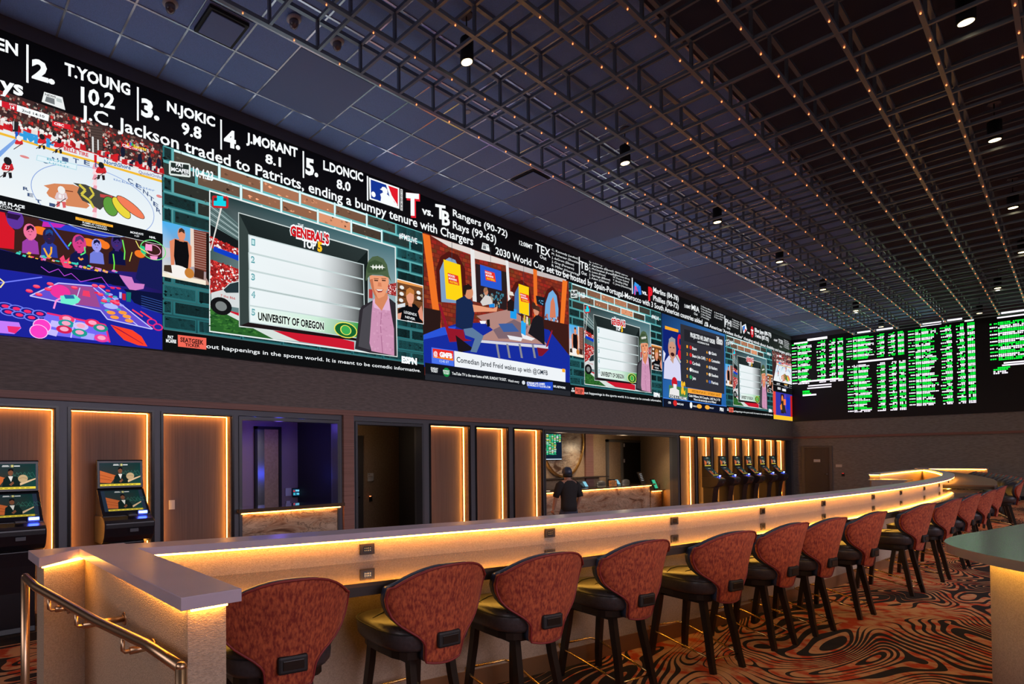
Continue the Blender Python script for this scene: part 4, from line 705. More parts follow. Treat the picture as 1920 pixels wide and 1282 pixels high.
# --- stage window at the far corner --------------------------------------------
S = Canvas('Y', YB); K = crop(1400, 730, .10455); q = lambda x, y: S.at(*K(x, y)); U0, U1 = 27.88, D-.06
S.rect(U0, U1, ZS0+.015, 4.25, (50, 52, 160)); S.rect(U0, U0+.35, ZS0+.02, 4.25, (225, 70, 60)); S.rect(U1-.25, U1, ZS0+.02, 4.2, (190, 30, 30)); S.rect(U0+1.0, U0+1.4, ZS0+.3, 4.2, (40, 24, 30)); S.rect(U0+1.7, U0+2.2, ZS0+.5, 4.1, (20, 50, 190)); S.rect(U0+1.45, U0+1.7, ZS0+.4, 4.2, (90, 60, 180)); p = (U0+1.2, 4.0); S.ell(*p, .12, .15, (230, 130, 60)); S.poly([(U0+1.0, ZS0+.4), (U0+.95, 3.75), (U0+1.2, 3.95), (U0+1.5, 3.75), (U0+1.7, ZS0+.3)], (44, 40, 34)); S.poly([(U0+.95, ZS0+.45), (U0+.9, 3.7), (U0+1.1, 3.8), (U0+1.15, ZS0+.45)], (240, 140, 50)); S.rect(U0+1.35, U0+1.65, 3.75, 4.0, (240, 120, 70))
S.rect(U0, U1, ZS0+.02, ZS0+.2, (245, 190, 40)); S.rect(U0, U1, 4.25, 4.53, (16, 16, 18)); S.rect(U0+1.2, U0+1.7, 4.34, 4.44, WH); S.rect(U0+.6, U0+1.0, 4.36, 4.46, (200, 200, 200))
finish(S, 'stage_picture', 'small orange and blue stage scene window at the far end of the wall')
# ------------------------------------------------------------------ bar curve
FACE = [(.70, 3.12), (1.3, 2.965), (2.07, 2.80), (2.75, 2.67), (3.6, 2.495), (4.58, 2.33), (6.1, 2.10), (7.5, 1.975), (9.5, 1.80), (11.1, 1.70), (13.1, 1.63), (15, 1.615), (17, 1.67), (19.3, 1.85), (21.3, 2.13), (23.5, 2.52), (25.6, 2.95), (27.6, 3.4)]
def crom(P, n=6):
    out = []
    for i in range(len(P)-1):
        p0, p1, p2, p3 = P[max(i-1, 0)], P[i], P[i+1], P[min(i+2, len(P)-1)]
        for k in range(n):
            t = k/n; out.append(tuple(.5*((2*p1[j])+(-p0[j]+p2[j])*t+(2*p0[j]-5*p1[j]+4*p2[j]-p3[j])*t*t+(-p0[j]+3*p1[j]-3*p2[j]+p3[j])*t**3) for j in (0, 1)))
    return out+[P[-1]]
FC = crom(FACE)
def offs(pl, d):        # offset towards the viewer side (-normal)
    o = []
    for i, p in enumerate(pl):
        a, c = pl[max(i-1, 0)], pl[min(i+1, len(pl)-1)]; tx, ty = c[0]-a[0], c[1]-a[1]; l = math.hypot(tx, ty); o.append((p[0]+ty/l*d, p[1]-tx/l*d))
    return o
def at_x(pl, X):
    for a, c in zip(pl[:-1], pl[1:]):
        if a[0] <= X <= c[0]: t = (X-a[0])/(c[0]-a[0]); return (X, a[1]+(c[1]-a[1])*t), math.atan2(c[1]-a[1], c[0]-a[0])
    return pl[-1], .4
def cut(pl, x0, x1): return [p for p in pl if x0 <= p[0] <= x1]

# ------------------------------------------------------------------ room
struct('floor', MB().box(-8, 36, -12, 12, ZL-.12, ZL), M['carpet'])
pl = [(p[0], p[1]-.02+.06) for p in FC]
struct('floor_platform', MB().prism([(-8, -12), (D, -12), (D, 3.46)]+pl[::-1]+[(.74, 1.72), (-8, 1.72)], ZL, 0), M['carpet'])
struct('floor_ramp', MB().prism_x([(1.72, ZL), (5.9, ZL), (1.72, 0)], -.75, .45), M['carpet'])
struct('ceiling', MB().box(-8, D+.3, 3.005, W+.3, ZC, ZC+.1), M['tile'])
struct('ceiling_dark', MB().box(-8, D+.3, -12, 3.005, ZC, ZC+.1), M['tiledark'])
g = MB()
GX = [3.87+.6215*k for k in range(-16, 43)]
for x in GX: g.box(x-.012, x+.012, 3.0, W, ZC-.007, ZC+.001)
for k in range(-1, 8): y = 7.15-.592*k; g.box(-6, D, y-.012, y+.012, ZC-.009, ZC+.001)
struct('ceiling_grid', g, M['tbar'], fix=False)
for k, (x0, x1) in enumerate([(3.87, 5.11), (9.47, 10.72), (10.72, 11.97), (11.97, 13.22), (17.0, 18.25), (18.25, 19.5), (19.5, 20.75), (25.8, 27.2)]):
    struct('ceiling_panel', MB().box(x0+.013, x1-.013, 5.985, 7.138, ZC-.012, ZC-.0005), M['gypsum'])
struct('wall_left', MB().box(-8, D+.3, W, W+.3, 2.421, ZC), M['wallpaper'])
struct('wall_back', MB().box(-8.2, -8, -12, W+.3, ZL, ZC), M['darkwall'])
struct('wall_right', MB().box(-8, D+.3, -12.2, -12, ZL, ZC), M['darkwall'])
struct('wall_end', MB().box(D, D+.2, -12, W+.3, ZL, ZC), M['endwall'])
struct('trim_1', MB().box(-8, D, W-.045, W+.2, 2.335, 2.423), M['woodtrim'])
struct('trim_2', MB().box(D-.045, D, -12, W, 2.335, 2.423), M['woodtrim'])
struct('trim_3', MB().box(-8, D, W-.03, W, ZS1, ZC), M['band'])
struct('trim_4', MB().box(D-.03, D, -12, W-.03, ZS1, ZC), M['band'])
struct('baseboard_end', MB().box(D-.02, D, -12, 3.4, 0, .13), M['black'])
struct('baseboard_left', MB().box(-8, 3.8, W-.03, W, ZL, ZL+.12), M['brass'])

# lower left wall: piers between the bays
BAYS = [('P', .36, 1.393), ('P', 1.548, 2.562), ('P', 2.707, 3.739), ('A', 3.847, 5.722), ('B', 6.056, 7.718), ('P', 7.908, 9.045), ('P', 9.262, 10.316), ('P', 10.545, 11.6), ('C', 11.70, 18.88),
        ('P', 19.03, 20.15), ('P', 20.36, 21.45), ('P', 21.68, 22.82), ('P', 22.97, 24.16), ('P', 24.32, 25.49), ('P', 25.61, 26.81), ('P', 26.94, 28.10), ('P', 28.23, 29.33), ('K', 29.45, 30.2)]
pr_ = MB(); x = -8
for t, a, c in BAYS: pr_.box(x, a, W, W+.24, ZL, 2.25); x = c
pr_.box(x, D, W, W+.24, ZL, 2.25).box(-8, D, W, W+.24, 2.25, 2.34)
struct('wall_left_lower', pr_, M['pilaster'])
struct('trim_5', MB().box(5.78, 6.0, W-.05, W-.001, ZL, 2.335), M['woodtrim'])
struct('wall_alcove', MB().box(29.3, 30.3, 8.6, 8.7, ZL, 2.3), M['black'])
pn = 0; PANELN = ['leftmost backlit brown wood wall panel, behind the kiosk cut by the picture edge', 'backlit brown wood wall panel with a betting kiosk in front, second from left', 'backlit brown wood wall panel with a light switch, left of the purple booth',
          'left one of three narrow backlit panels between dark doorway and betting counter', 'middle one of three narrow backlit panels between dark doorway and betting counter', 'right one of three narrow backlit panels, beside the betting counter opening',
          'backlit narrow panel right of the betting counter, no kiosk in front'] + ['backlit narrow panel behind the %s kiosk of the far row' % s for s in ('first', 'second', 'third', 'fourth', 'fifth', 'last')]+['backlit narrow panel nearest the room corner']
PANELN = PANELN[:14]
for t, a, c in BAYS:
    if t != 'P': continue
    e = empty('wall_panel', PANELN[pn], 'wall panel', ((a+c)/2, W, ZL), 0, 'backlit wood wall panels'); pn += 1
    off = Vector(((a+c)/2, W, ZL))
    def lp(mb, nm, mt, lab=None):
        mb.v = [tuple(Vector(p)-off) for p in mb.v]; o = mb.build(nm, mt, e)
        if lab: o['label'] = lab
    lp(MB().box(a+.002, c-.002, W+.17, W+.20, ZL, 2.25), 'wood_board', M['panelwood'])
    lp(MB().box(a, a+.02, W+.012, W+.17, ZL+.001, 2.248).box(c-.02, c, W+.012, W+.17, ZL+.001, 2.248).box(a+.02, c-.02, W+.012, W+.17, 2.228, 2.248), 'reveal', M['tan'])
    f = MB().box(a-.028, a+.006, W-.022, W+.012, ZL, 2.262).box(c-.006, c+.028, W-.022, W+.012, ZL, 2.262).box(a+.006, c-.006, W-.022, W+.012, 2.238, 2.262)
    lp(f, 'frame', M['blackgloss'])
    lp(MB().box(a+.021, a+.026, W+.118, W+.136, ZL+.01, 2.22), 'led_strip', M['ledp']); lp(MB().box(c-.026, c-.021, W+.118, W+.136, ZL+.01, 2.22), 'led_strip', M['ledp']); lp(MB().box(a+.03, c-.03, W+.118, W+.136, 2.220, 2.227), 'led_strip', M['ledp'])
    if pn == 3:
        p = atY(322, 946, W+.17); lp(MB().box(p.x-.04, p.x+.04, W+.158, W+.17, p.z-.065, p.z+.065).box(p.x-.015, p.x+.03, W+.15, W+.158, p.z-.03, p.z+.03), 'light_switch', M['white'])
M['wood'] = M['panelwood']
# booth frames
for a, c in ((3.847, 5.722), (6.056, 7.718), (11.70, 18.88)):
    struct('window_%d' % (1 if a < 5 else 2 if a < 7 else 3), MB().box(a, a+.05, W-.02, W+.14, ZL, 2.24).box(c-.05, c, W-.02, W+.14, ZL, 2.24).box(a+.05, c-.05, W-.02, W+.14, 2.19, 2.24), M['frame'])

# ---- rooms behind the openings
def room(nm, x0, x1, y1, m, floor=True):
    struct('wall_'+nm+'_back', MB().box(x0-.1, x1+.1, y1, y1+.1, ZL, 2.5), m); struct('wall_'+nm+'_side', MB().box(x0-.1, x0, W+.25, y1, ZL, 2.5), m)
room('booth', 3.70, 5.95, 9.3, M['purple'])
struct('ceiling_booth', MB().box(3.6, 19.6, W+.24, 13, 2.36, 2.42), M['gypsum'])
struct('wall_booth_dark', MB().box(5.9, 5.98, W+.24, 9.3, ZL, 2.36), M['darkwall'])
struct('wall_corridor_back', MB().box(6.0, 11.5, 10.2, 10.3, ZL, 2.36), M['tan'])
struct('wall_corridor_side', MB().prism([(atY(748, 870, 9.6).x, 9.6), (7.86, W+.25), (7.92, W+.25), (atY(748, 870, 9.6).x+.06, 9.65)][::-1], ZL, 2.36), M['darkwall'])
lamp('booth_blue', 'POINT', (5.0, 8.5, 2.2), 5.5, (.22, .12, 1), .08); lamp('booth_blue', 'POINT', (5.6, 8.3, 1.3), 1.5, (.05, .08, 1), .1)
lamp('booth_warm', 'POINT', (4.3, 8.6, 1.6), 3.2, (1, .6, .45), .15)
lamp('corridor_warm', 'POINT', (7.2, 9.4, 2.1), 7, (1, .66, .34), .1)
# booth: door frame with steel panel, tablets, sockets
Y = 9.28
def slab(nm, x0, y0, x1, y1, Yp, m, th=.04, parent=None, label=None, cat=None, kind=None, group=None):
    a = atY(x0, y0, Yp); c = atY(x1, y1, Yp); o = MB().box(min(a.x, c.x), max(a.x, c.x), Yp-th, Yp, min(a.z, c.z), max(a.z, c.z)).build(nm, m, None)
    return tag(o, label, cat, group, kind)
a = atY(476, 800, Y); c = atY(526, 960, Y)
d1 = tag(bpy.data.objects.new('door_1', None), kind='structure'); COL.objects.link(d1)
def chd(o, p): o.parent = p; return o
chd(MB().box(a.x, a.x+.05, Y-.05, Y, ZL, 2.2).box(c.x-.05, c.x, Y-.05, Y, ZL, 2.2).box(a.x, c.x, Y-.05, Y, 2.15, 2.2).build('door_frame', M['black']), d1)
m_ = atY(495, 900, Y).x
chd(MB().box(a.x+.05, m_, Y-.02, Y, ZL, 2.15).build('steel_leaf', M['steel']), d1); chd(MB().box(m_, c.x-.05, Y-.015, Y, ZL, 2.15).build('tan_leaf', M['tan']), d1)
slab('thermostat', 534.5, 915, 545, 929, Y, M['whitepl'], .02, label='small white thermostat on the purple booth wall, left of the tablet', cat='thermostat')
t = slab('tablet', 548, 915, 563, 931, Y, M['blackgloss'], .025, label='lit blue wall tablet in the purple booth', cat='tablet')
cv = Canvas('Y', Y-.026); f = lambda x, y: cv.at(x, y)
cv.poly([f(549.5, 916.5), f(561.5, 916.5), f(561.5, 929), f(549.5, 929)], (24, 60, 90))
for (x0, y0, x1, y1, c_) in [(550, 919, 553, 922, (200, 60, 70)), (554, 918, 561, 921, (120, 200, 230)), (550, 924, 554, 928, (60, 170, 190)), (556, 924, 561, 927, (90, 200, 230))]: cv.poly([f(x0, y0), f(x1, y0), f(x1, y1), f(x0, y1)], c_)
o = cv.build('tablet_display', t)
slab('socket_plate', 536, 939, 543, 945, Y, M['whitepl'], .02, label='small white socket plate low on the purple booth wall', cat='socket')
for x in (480, 524, 567):
    p = atZ(x, 787, 2.355); p = Vector((max(4.0, min(p.x, 5.7)), 8.0+(x-480)*.0, 2.355))
for i, (px, py) in enumerate([(479, 787), (524, 789), (566, 790.5)]):
    p = atY(px, py, 8.0); o = MB().lathe([(.001, p.z-.006), (.035, p.z-.006), (.04, p.z), (.03, p.z+.01)], (p.x, 8.0), 12).build('recessed_downlight', M['blueled']); tag(o, '%s of three tiny blue recessed lights at the top of the booth' % ('left', 'middle', 'right')[i], 'light', 'tiny blue lights over the booth')
# booth counter
b0, b1 = atY(446, 955, W-.1), atY(644, 945, W-.1)
bc = empty('booth_counter', 'dark counter with a lit streaked stone front in the purple booth opening', 'counter', ((b0.x+b1.x)/2, W, ZL))
def rel(o, p): o.parent = p; o.matrix_parent_inverse = Matrix.Translation(-p.location); return o
rel(MB().box(3.80, 5.76, W-.10, W-.024, .80, .855).box(3.90, 5.67, W-.024, W+.42, .80, .855).build('countertop', M['counter']), bc)
rel(MB().box(3.9, 5.67, W+.0, W+.06, ZL, .80).build('stone_front', M['stone']), bc)
rel(MB().box(3.88, 5.72, W-.03, W-.015, .775, .785).build('led_strip', M['ledp']), bc)
# corridor: door with lever, sign, reader
Y = 10.18
d2 = tag(bpy.data.objects.new('door_2', None), kind='structure'); COL.objects.link(d2)
x0, x1 = atY(664, 900, Y).x-.6, atY(679, 900, Y).x
chd(MB().box(x0, x1, Y-.04, Y, ZL, 2.12).build('door_leaf', M['door']), d2); h = atY(672, 932, Y-.08); chd(MB().tube([(h.x-.07, Y-.09, h.z), (h.x+.04, Y-.09, h.z)], .012).lathe([(.025, h.z-.02), (.025, h.z+.02)], (h.x+.04, Y-.05)).build('lever_handle', M['steel']), d2)
t = slab('room_sign', 689, 887, 700, 901.5, Y, M['white'], .012, label='small cream room sign on the brown corridor wall', cat='sign')
cv = Canvas('Y', Y-.013); f = lambda x, y: cv.at(x, y); cv.line([f(690.5, 889.4), f(693.5, 889.5)], .02, (60, 46, 36)); cv.line([f(690.5, 892.6), f(699, 892.8)], .025, (50, 38, 30)); cv.build('sign_text', t)
t = slab('card_reader', 692, 929, 696.5, 939.5, Y, M['black'], .03, label='black card reader with a red light under the corridor sign', cat='card reader')
slab('indicator_light', 692.5, 929.5, 696, 930.6, Y-.031, M['redled'], .002).parent = t

# ---- betting counter room (opening C)
YB2 = 9.9
struct('wall_counter_back', MB().box(11.6, 21.3, YB2, YB2+.1, ZL, 2.36), M['tan'])
struct('wall_counter_left', MB().box(11.55, 11.65, W+.24, YB2, ZL, 2.36), M['tan'])
struct('wall_counter_right', MB().prism([(18.93, W+.24), (21.1, YB2), (21.2, YB2), (19.05, W+.24)][::-1], ZL, 2.36), M['tan'])
for x in (12.6, 14.6, 16.6): lamp('counter_downlight', 'SPOT', (x, 9.2, 2.3), 70, (1, .72, .42), .05, (0, 0, 0), math.radians(120))
lamp('counter_fill', 'POINT', (17.9, 8.95, 1.9), 14, (1, .74, .45), .1); lamp('counter_fill', 'POINT', (14.6, 9.1, 1.7), 8, (1, .74, .5), .1)  # fill points with no fitting, added to brighten the side and medallion walls
lamp('counter_downlight', 'SPOT', (18.3, 8.7, 2.3), 50, (1, .74, .45), .05, (0, 0, 0), math.radians(130))
for i, x in enumerate((1053, 1103, 1149, 1204)):
    p = atY(x, 806+(x-1053)*.045, W+.5); z = 2.357; o = MB().lathe([(.02, z-.05), (.055, z-.045), (.055, z)], (p.x, W+.5), 12).build('recessed_downlight', M['blackgloss']); tag(o, 'small black ceiling downlight above the betting counter, %s from the left' % ('first', 'second', 'third', 'last')[i], 'light', 'small black downlights over the betting counter')
# round stone medallion with odds screen
mc, mr = (15.95, 2.12), 1.13
md = empty('stone_medallion', 'round veined stone disc with a brass rim on the wall behind the betting counter', 'wall decoration', (mc[0], YB2, mc[1]))
def disc(r0, r1, y0, y1, n=48):
    v = []; fs = []
    for k in range(n):
        a = 2*PI*k/n
        for r in (r0, r1):
            for yy in (y0, y1): v.append((r*math.cos(a), yy-YB2, r*math.sin(a)))
    for k in range(n):
        o, q = 4*k, 4*((k+1) % n); fs += [(o, q, q+2, o+2), (o+1, o+3, q+3, q+1), (o+2, q+2, q+3, o+3), (o, o+1, q+1, q)]
    return MB().add(v, fs)
disc(.001, mr-.03, YB2-.06, YB2-.01).build('stone_disc', M['stone'], md)
disc(mr-.03, mr+.03, YB2-.11, YB2-.01).build('brass_rim', M['brass'], md)
disc(mr+.0, mr+.012, YB2-.025, YB2-.02).build('led_strip', M['ledp'], md)
a, c = atY(1018, 813, YB2-.12), atY(1053.5, 862, YB2-.12)
tv = tag(MB().box(a.x, c.x, YB2-.12, YB2-.07, 1.50, 2.32).build('odds_television', M['blackgloss']), 'flat television of green odds on the round stone disc', 'television')
cv = Canvas('Y', YB2-.121); cv.rect(a.x+.01, c.x-.01, 1.51, 2.31, (16, 30, 48)); cv.rect(a.x+.01, c.x-.01, 1.52, 1.545, (200, 220, 235)); rnd = random.Random(2)
for k in range(7):
    for r in range(26 if k < 5 else 10):
        u = a.x+.04+k*(c.x-a.x-.06)/7; cv.n += .01; cv.rect(u, u+(c.x-a.x)/8*rnd.uniform(.7, 1), 2.27-r*.024, 2.286-r*.024, rnd.choice([(70, 220, 150), (40, 170, 110), (230, 240, 240), (190, 200, 90)]), False)
cv.build('odds_display', tv)
p0, p1 = atY(1096, 880, YB2).x, atY(1110.5, 880, YB2).x
struct('trim_6', MB().box(p0, p1, YB2-.05, YB2, ZL, 2.36), M['woodtrim'])
a, c = atY(1135, 825, YB2).x, atY(1199, 825, YB2).x; b_ = atY(1164, 825, YB2).x
d3 = tag(bpy.data.objects.new('door_3', None), kind='structure'); COL.objects.link(d3)
chd(MB().box(a, a+.12, YB2-.06, YB2, ZL, 2.18).box(b_-.03, b_+.06, YB2-.06, YB2, ZL, 2.1).box(a, c, YB2-.06, YB2, 2.1, 2.18).build('door_frame', M['doorframe']), d3); chd(MB().box(b_+.06, c, YB2-.03, YB2, ZL, 2.1).build('dark_opening', M['black']), d3)
for k, z in enumerate((2.0, 1.45)): chd(MB().box(b_+.08, b_+.18, YB2-.05, YB2-.03, z-.06, z+.06).build('hinge_plate', M['whitepl']), d3)
# counter
bt = empty('betting_counter', 'long betting counter with a glowing veined stone front, lower step at its right end', 'counter', (15.5, 8.4, ZL))
ZK = .735
rel(MB().box(11.8, 18.75, 8.32, 8.95, ZK-.045, ZK).build('countertop', M['counter'], bevel=.005), bt)
rel(MB().box(11.8, 18.55, 8.42, 8.5, ZL, ZK-.05).build('stone_front', M['stone']), bt)
rel(MB().box(11.8, 18.6, 8.385, 8.40, ZK-.07, ZK-.06).build('led_strip', M['ledp']), bt)
rel(MB().box(18.62, 19.4, 8.25, 8.85, .50, .535).build('low_countertop', M['counter']), bt); rel(MB().box(18.6, 19.35, 8.40, 8.48, ZL, .49).build('low_stone_front', M['stone']), bt); rel(MB().box(18.62, 19.3, 8.365, 8.38, .475, .485).build('led_strip', M['ledp']), bt)
bs = tag(MB().box(13.5, 18.2, 9.55, 9.87, .93, .96).box(13.5, 18.2, 9.6, 9.86, ZL, .5).build('back_shelf', M['edge']), 'dark shelf on the back wall behind the betting counter', 'shelf')
def pt(px, py, Yp): q = atY(px, py, Yp); return q
def terminal(px, lab):
    x = pt(px, 900, 8.5).x; e = empty('betting_terminal', lab, 'terminal', (x, 8.62, ZK), 0, 'customer terminals on the betting counter')
    MB().prism_x([(0, 0), (.22, 0), (.22, .17), (.12, .17), (0, .02)], -.16, .12).build('terminal_body', M['blackgloss'], e)
    MB().add([(-.02, -.03, .02), (.14, -.03, .02), (.14, .06, .16), (-.02, .06, .16)], [(0, 1, 2, 3)]).build('lit_screen', glow('ts', (.25, .6, .75), 1.0), e)
terminal(1104, 'black betting terminal with a pale blue screen, left of the two'); terminal(1165, 'black betting terminal with a pale blue screen, beside the amber card box')
x = pt(1148, 900, 8.5).x; tag(MB().box(x-.17, x+.17, 8.45, 8.52, ZK, ZK+.16).build('card_box', mat('amberbox', (.6, .2, .05), .5, noise=((12, 12, 12), (.12, .05, .03), 2, .4, .6), emit=(.6, .22, .06), estr=.25)), 'amber and brown patterned card box standing on the betting counter', 'box')
x = pt(1207, 890, 8.6).x; s = tag(MB().add([(x-.16, 8.6, ZK), (x+.16, 8.6, ZK), (x+.12, 8.72, ZK+.36), (x-.2, 8.72, ZK+.36), (x-.16, 8.62, ZK), (x+.16, 8.62, ZK), (x+.12, 8.74, ZK+.36), (x-.2, 8.74, ZK+.36)], [(0, 1, 2, 3), (7, 6, 5, 4), (0, 4, 5, 1), (1, 5, 6, 2), (2, 6, 7, 3), (3, 7, 4, 0)]).build('notice_stand', M['blackgloss']), 'black tilted notice stand at the right end of the high counter', 'notice')
cv = Canvas('Y', 0); cv.pos = 8.58
for k in range(5): cv.rect(x-.10, x+.06, ZK+.29-k*.05, ZK+.305-k*.05, (150, 150, 150), k == 0)
cv.V = [(vx, 8.596+(vz-ZK)*.333, vz) for vx, vy, vz in cv.V]; cv.build('notice_lines', s)
x = pt(1234, 905, 8.4).x; e = empty('odds_tablet', 'small tilted tablet with a green screen on the low counter step', 'tablet', (x, 8.45, .535))
MB().add([(-.13, 0, 0), (.13, 0, 0), (.06, .1, .33), (-.2, .1, .33), (-.13, .03, 0), (.13, .03, 0), (.06, .13, .33), (-.2, .13, .33)], [(0, 1, 2, 3), (7, 6, 5, 4), (0, 4, 5, 1), (1, 5, 6, 2), (2, 6, 7, 3), (3, 7, 4, 0)]).build('tablet_body', M['blackgloss'], e)
MB().add([(-.10, 0, .03), (.10, 0, .03), (.045, .083, .3), (-.165, .083, .3)], [(0, 1, 2, 3)]).build('green_screen', glow('gs', (.05, .5, .25), 1.0), e)
for o in e.children:
    if o.name.startswith('green'): o.location = (0, -.006, 0)
for k, dx in enumerate((.32, .45)): tag(MB().box(x+dx-.06, x+dx+.06, 8.6, 8.63, .535, .78-.04*k).build('brochure', M['white' if k else 'tan']), ('tan', 'white')[k]+' brochure standing behind the green tablet on the low counter', 'brochure', None)
for k, px in enumerate((1127, 1173)):
    x = pt(px, 905, 9.2).x; e = empty('desk_chair', 'grey rounded desk chair behind the counter, %s' % ('left of the amber box' if k == 0 else 'right of the amber box'), 'chair', (x, 9.2, ZL))
    o = MB().lathe([(.01, .62), (.2, .63), (.26, .72), (.26, 1.05), (.2, 1.17), (.08, 1.2), (.01, 1.2)], (0, 0), 16).xform(Matrix.Diagonal((1, .35, 1, 1))).build('backrest', M['pilaster'], e); MB().box(-.25, .25, -.4, .05, .5, .58).build('seat', M['black'], e, bevel=.03); MB().tube([(0, -.15, .0), (0, -.15, .5)], .03).build('post', M['steel'], e)

# ---- end wall: odds board, door, signs
XO = D-.03
ob = tag(bpy.data.objects.new('odds_board', None), 'huge black odds board of green and white rows on the far end wall', 'odds board'); ob.location = (D, 2, ZS0); COL.objects.link(ob)
rel(MB().box(XO, D, -11.5, W-.03, ZS0, ZS1).build('black_panel', M['black']), ob)
cv = Canvas('X', XO); rnd = random.Random(9); K = crop(1470, 560, .3121); GR, WT = (10, 215, 50), (222, 214, 226)
def section(x0, yt0, yb0, x1, yt1, rows, cols, start=0):
    """x0,x1 crop px; yt/yb top and bottom at x0, yt1 top at x1; cols: (crop x0, x1, kind)"""
    A, B, C_ = cv.at(*K(x0, yt0)), cv.at(*K(x0, yb0)), cv.at(*K(x1, yt1)); ph = (A[1]-B[1])/rows; cv.n += 1
    for r in range(rows):
        col = GR if (r+start) % 2 == 0 else WT
        for (ca, cb, kind) in cols:
            u0 = cv.at(*K(ca, yt0))[0]; u1 = cv.at(*K(cb, yt0))[0]
            for h_ in range(2):
                v1 = A[1]-r*ph-h_*ph*.47-.01; v0 = v1-ph*.36
                if kind == 't' and h_: continue
                if kind == 't': v1 -= ph*.2; v0 -= ph*.2
                a_, b_ = u0, u1
                if kind == 'n': b_ = u0+(u1-u0)*rnd.uniform(.45, 1.0)
                if kind == 'r': a_ = u1-(u1-u0)*(rnd.uniform(.45, .6) if h_ == 0 else rnd.uniform(.8, 1))
                # letters: short blocks
                x = a_; cw = .062
                while x < b_-.02:
                    cv.n += .002; ww = rnd.choice((.035, .04, .045)); 
                    if rnd.random() > .07: cv.poly([(x, v0), (min(x+ww, b_), v0), (min(x+ww, b_), v1), (x, v1)], col, False)
                    x += cw*.8
def head(x0, y0, x1, y1, h=6): a, b_ = cv.at(*K(x0, y0)), cv.at(*K(x1, y1)); cv.rect(a[0], b_[0], (a[1]+b_[1])/2-.05*h/6, (a[1]+b_[1])/2+.05*h/6, WT)
section(47, 272, 520, 350, 240, 14, [(47, 76, 't'), (81, 103, 'b'), (106, 172, 'n'), (192, 248, 'r'), (268, 308, 'r'), (322, 354, 'b')], 0)
head(140, 246, 260, 234); head(60, 268, 140, 262, 4); head(105, 500, 330, 478, 4); head(145, 522, 285, 514, 3); head(140, 538, 285, 527, 3)
section(110, 552, 585, 190, 552, 1, [(112, 192, 'n')], 0); head(112, 580, 194, 575, 4)
section(374, 236, 372, 700, 200, 9, [(374, 408, 't'), (414, 438, 'b'), (442, 545, 'n'), (552, 602, 'r'), (622, 668, 'r'), (684, 720, 'b')], 0); head(440, 206, 520, 198); head(545, 190, 655, 178); head(445, 376, 655, 362, 4)
section(380, 402, 686, 700, 375, 17, [(380, 414, 't'), (418, 442, 'b'), (447, 530, 'n'), (555, 608, 'r'), (628, 676, 'r'), (692, 730, 'b')], 1)
section(742, 190, 648, 1100, 145, 26, [(745, 782, 't'), (788, 820, 'b'), (825, 925, 'n'), (935, 1008, 'r'), (1032, 1085, 'r'), (1102, 1145, 'b')], 0); head(820, 158, 945, 145, 7); head(955, 136, 1070, 124, 7); head(1085, 134, 1140, 127, 3)
section(1232, 146, 378, 1420, 118, 11, [(1235, 1280, 't'), (1285, 1560, 'n')], 0); head(1305, 84, 1560, 60, 7); head(1280, 106, 1560, 88, 3); head(1320, 384, 1560, 366, 3); head(1310, 398, 1560, 380, 3)
section(1255, 412, 456, 1385, 412, 2, [(1258, 1380, 'n')], 0)
o = cv.build('odds_rows', None, 'green and white rows of tiny odds lettering', 'screen2'); rel(o, ob)
Z0 = ZL
d4 = tag(bpy.data.objects.new('door_4', None), kind='structure'); COL.objects.link(d4)
chd(MB().box(D-.05, D, 7.29, 7.40, Z0, 2.0).box(D-.05, D, 6.36, 6.46, Z0, 2.0).box(D-.05, D, 6.46, 7.29, 1.92, 2.0).build('door_frame', M['doorframe'], bevel=.008), d4); chd(MB().box(D-.02, D, 6.46, 7.29, Z0, 1.92).build('door_leaf', M['door']), d4)
chd(MB().tube([(D-.08, 6.50, .81), (D-.08, 6.62, .80)], .012).tube([(D-.02, 6.52, .81), (D-.08, 6.52, .81)], .02).build('lever_handle', M['steel']), d4)
t = tag(MB().box(D-.03, D-.021, 6.76, 6.98, 1.31, 1.43).build('door_sign', M['white']), 'pale sign fixed to the dark door on the end wall', 'sign')
cv = Canvas('X', D-.031); cv.line([(-6.955, 1.39), (-6.785, 1.39)], .014, (96, 84, 82)); cv.line([(-6.965, 1.355), (-6.775, 1.355)], .014, (96, 84, 82)); cv.build('sign_text', t)
p = atX(1573, 873, D); t = tag(MB().box(D-.015, D, p.y-.1, p.y+.1, p.z-.055, p.z+.055).build('wall_sign', M['white']), 'small white sign on the end wall right of the door', 'sign'); 
p = atX(1581, 889, D); t = tag(MB().box(D-.03, D, p.y-.045, p.y+.045, p.z-.08, p.z+.06).build('card_reader', M['black']), 'black card reader with a red light on the end wall beside the door', 'card reader'); MB().box(D-.034, D-.03, p.y-.03, p.y+.03, p.z+.03, p.z+.05).build('indicator_light', mat('rd', (.5, .03, .02), .4, emit=(1, .05, .03), estr=1), t)
# ------------------------------------------------------------------ ceiling lattice
ZT, ZU = 6.2, 6.545
LX = [2.985+.6225*k for k in range(-5, 42)]; LY = [5.224-.6113*k for k in range(0, 12)]
lat = empty('ceiling_lattice', 'black metal space frame hung under the tiled ceiling, with tiny orange lamps', 'ceiling lattice', (15, 2, ZT))
def latp(mb, nm, m, kind=None): o = mb.build(nm, m, fix=False); rel(o, lat); return tag(o, kind=kind)
x0, x1, y0, y1 = LX[0], LX[-1], LY[-1], LY[0]; hw = .021
for y in LY: latp(MB().box(x0, x1, y-hw, y+hw, ZT, ZT+.045), 'long_chord', M['lattice'])
for x in LX: latp(MB().box(x-.017, x+.017, y0, y1, ZT+.002, ZT+.04), 'cross_chord', M['lattice'])
for y in LY: latp(MB().box(x0, x1, y-hw, y+hw, ZU, ZU+.045), 'upper_chord', M['lattice'])
u = MB()
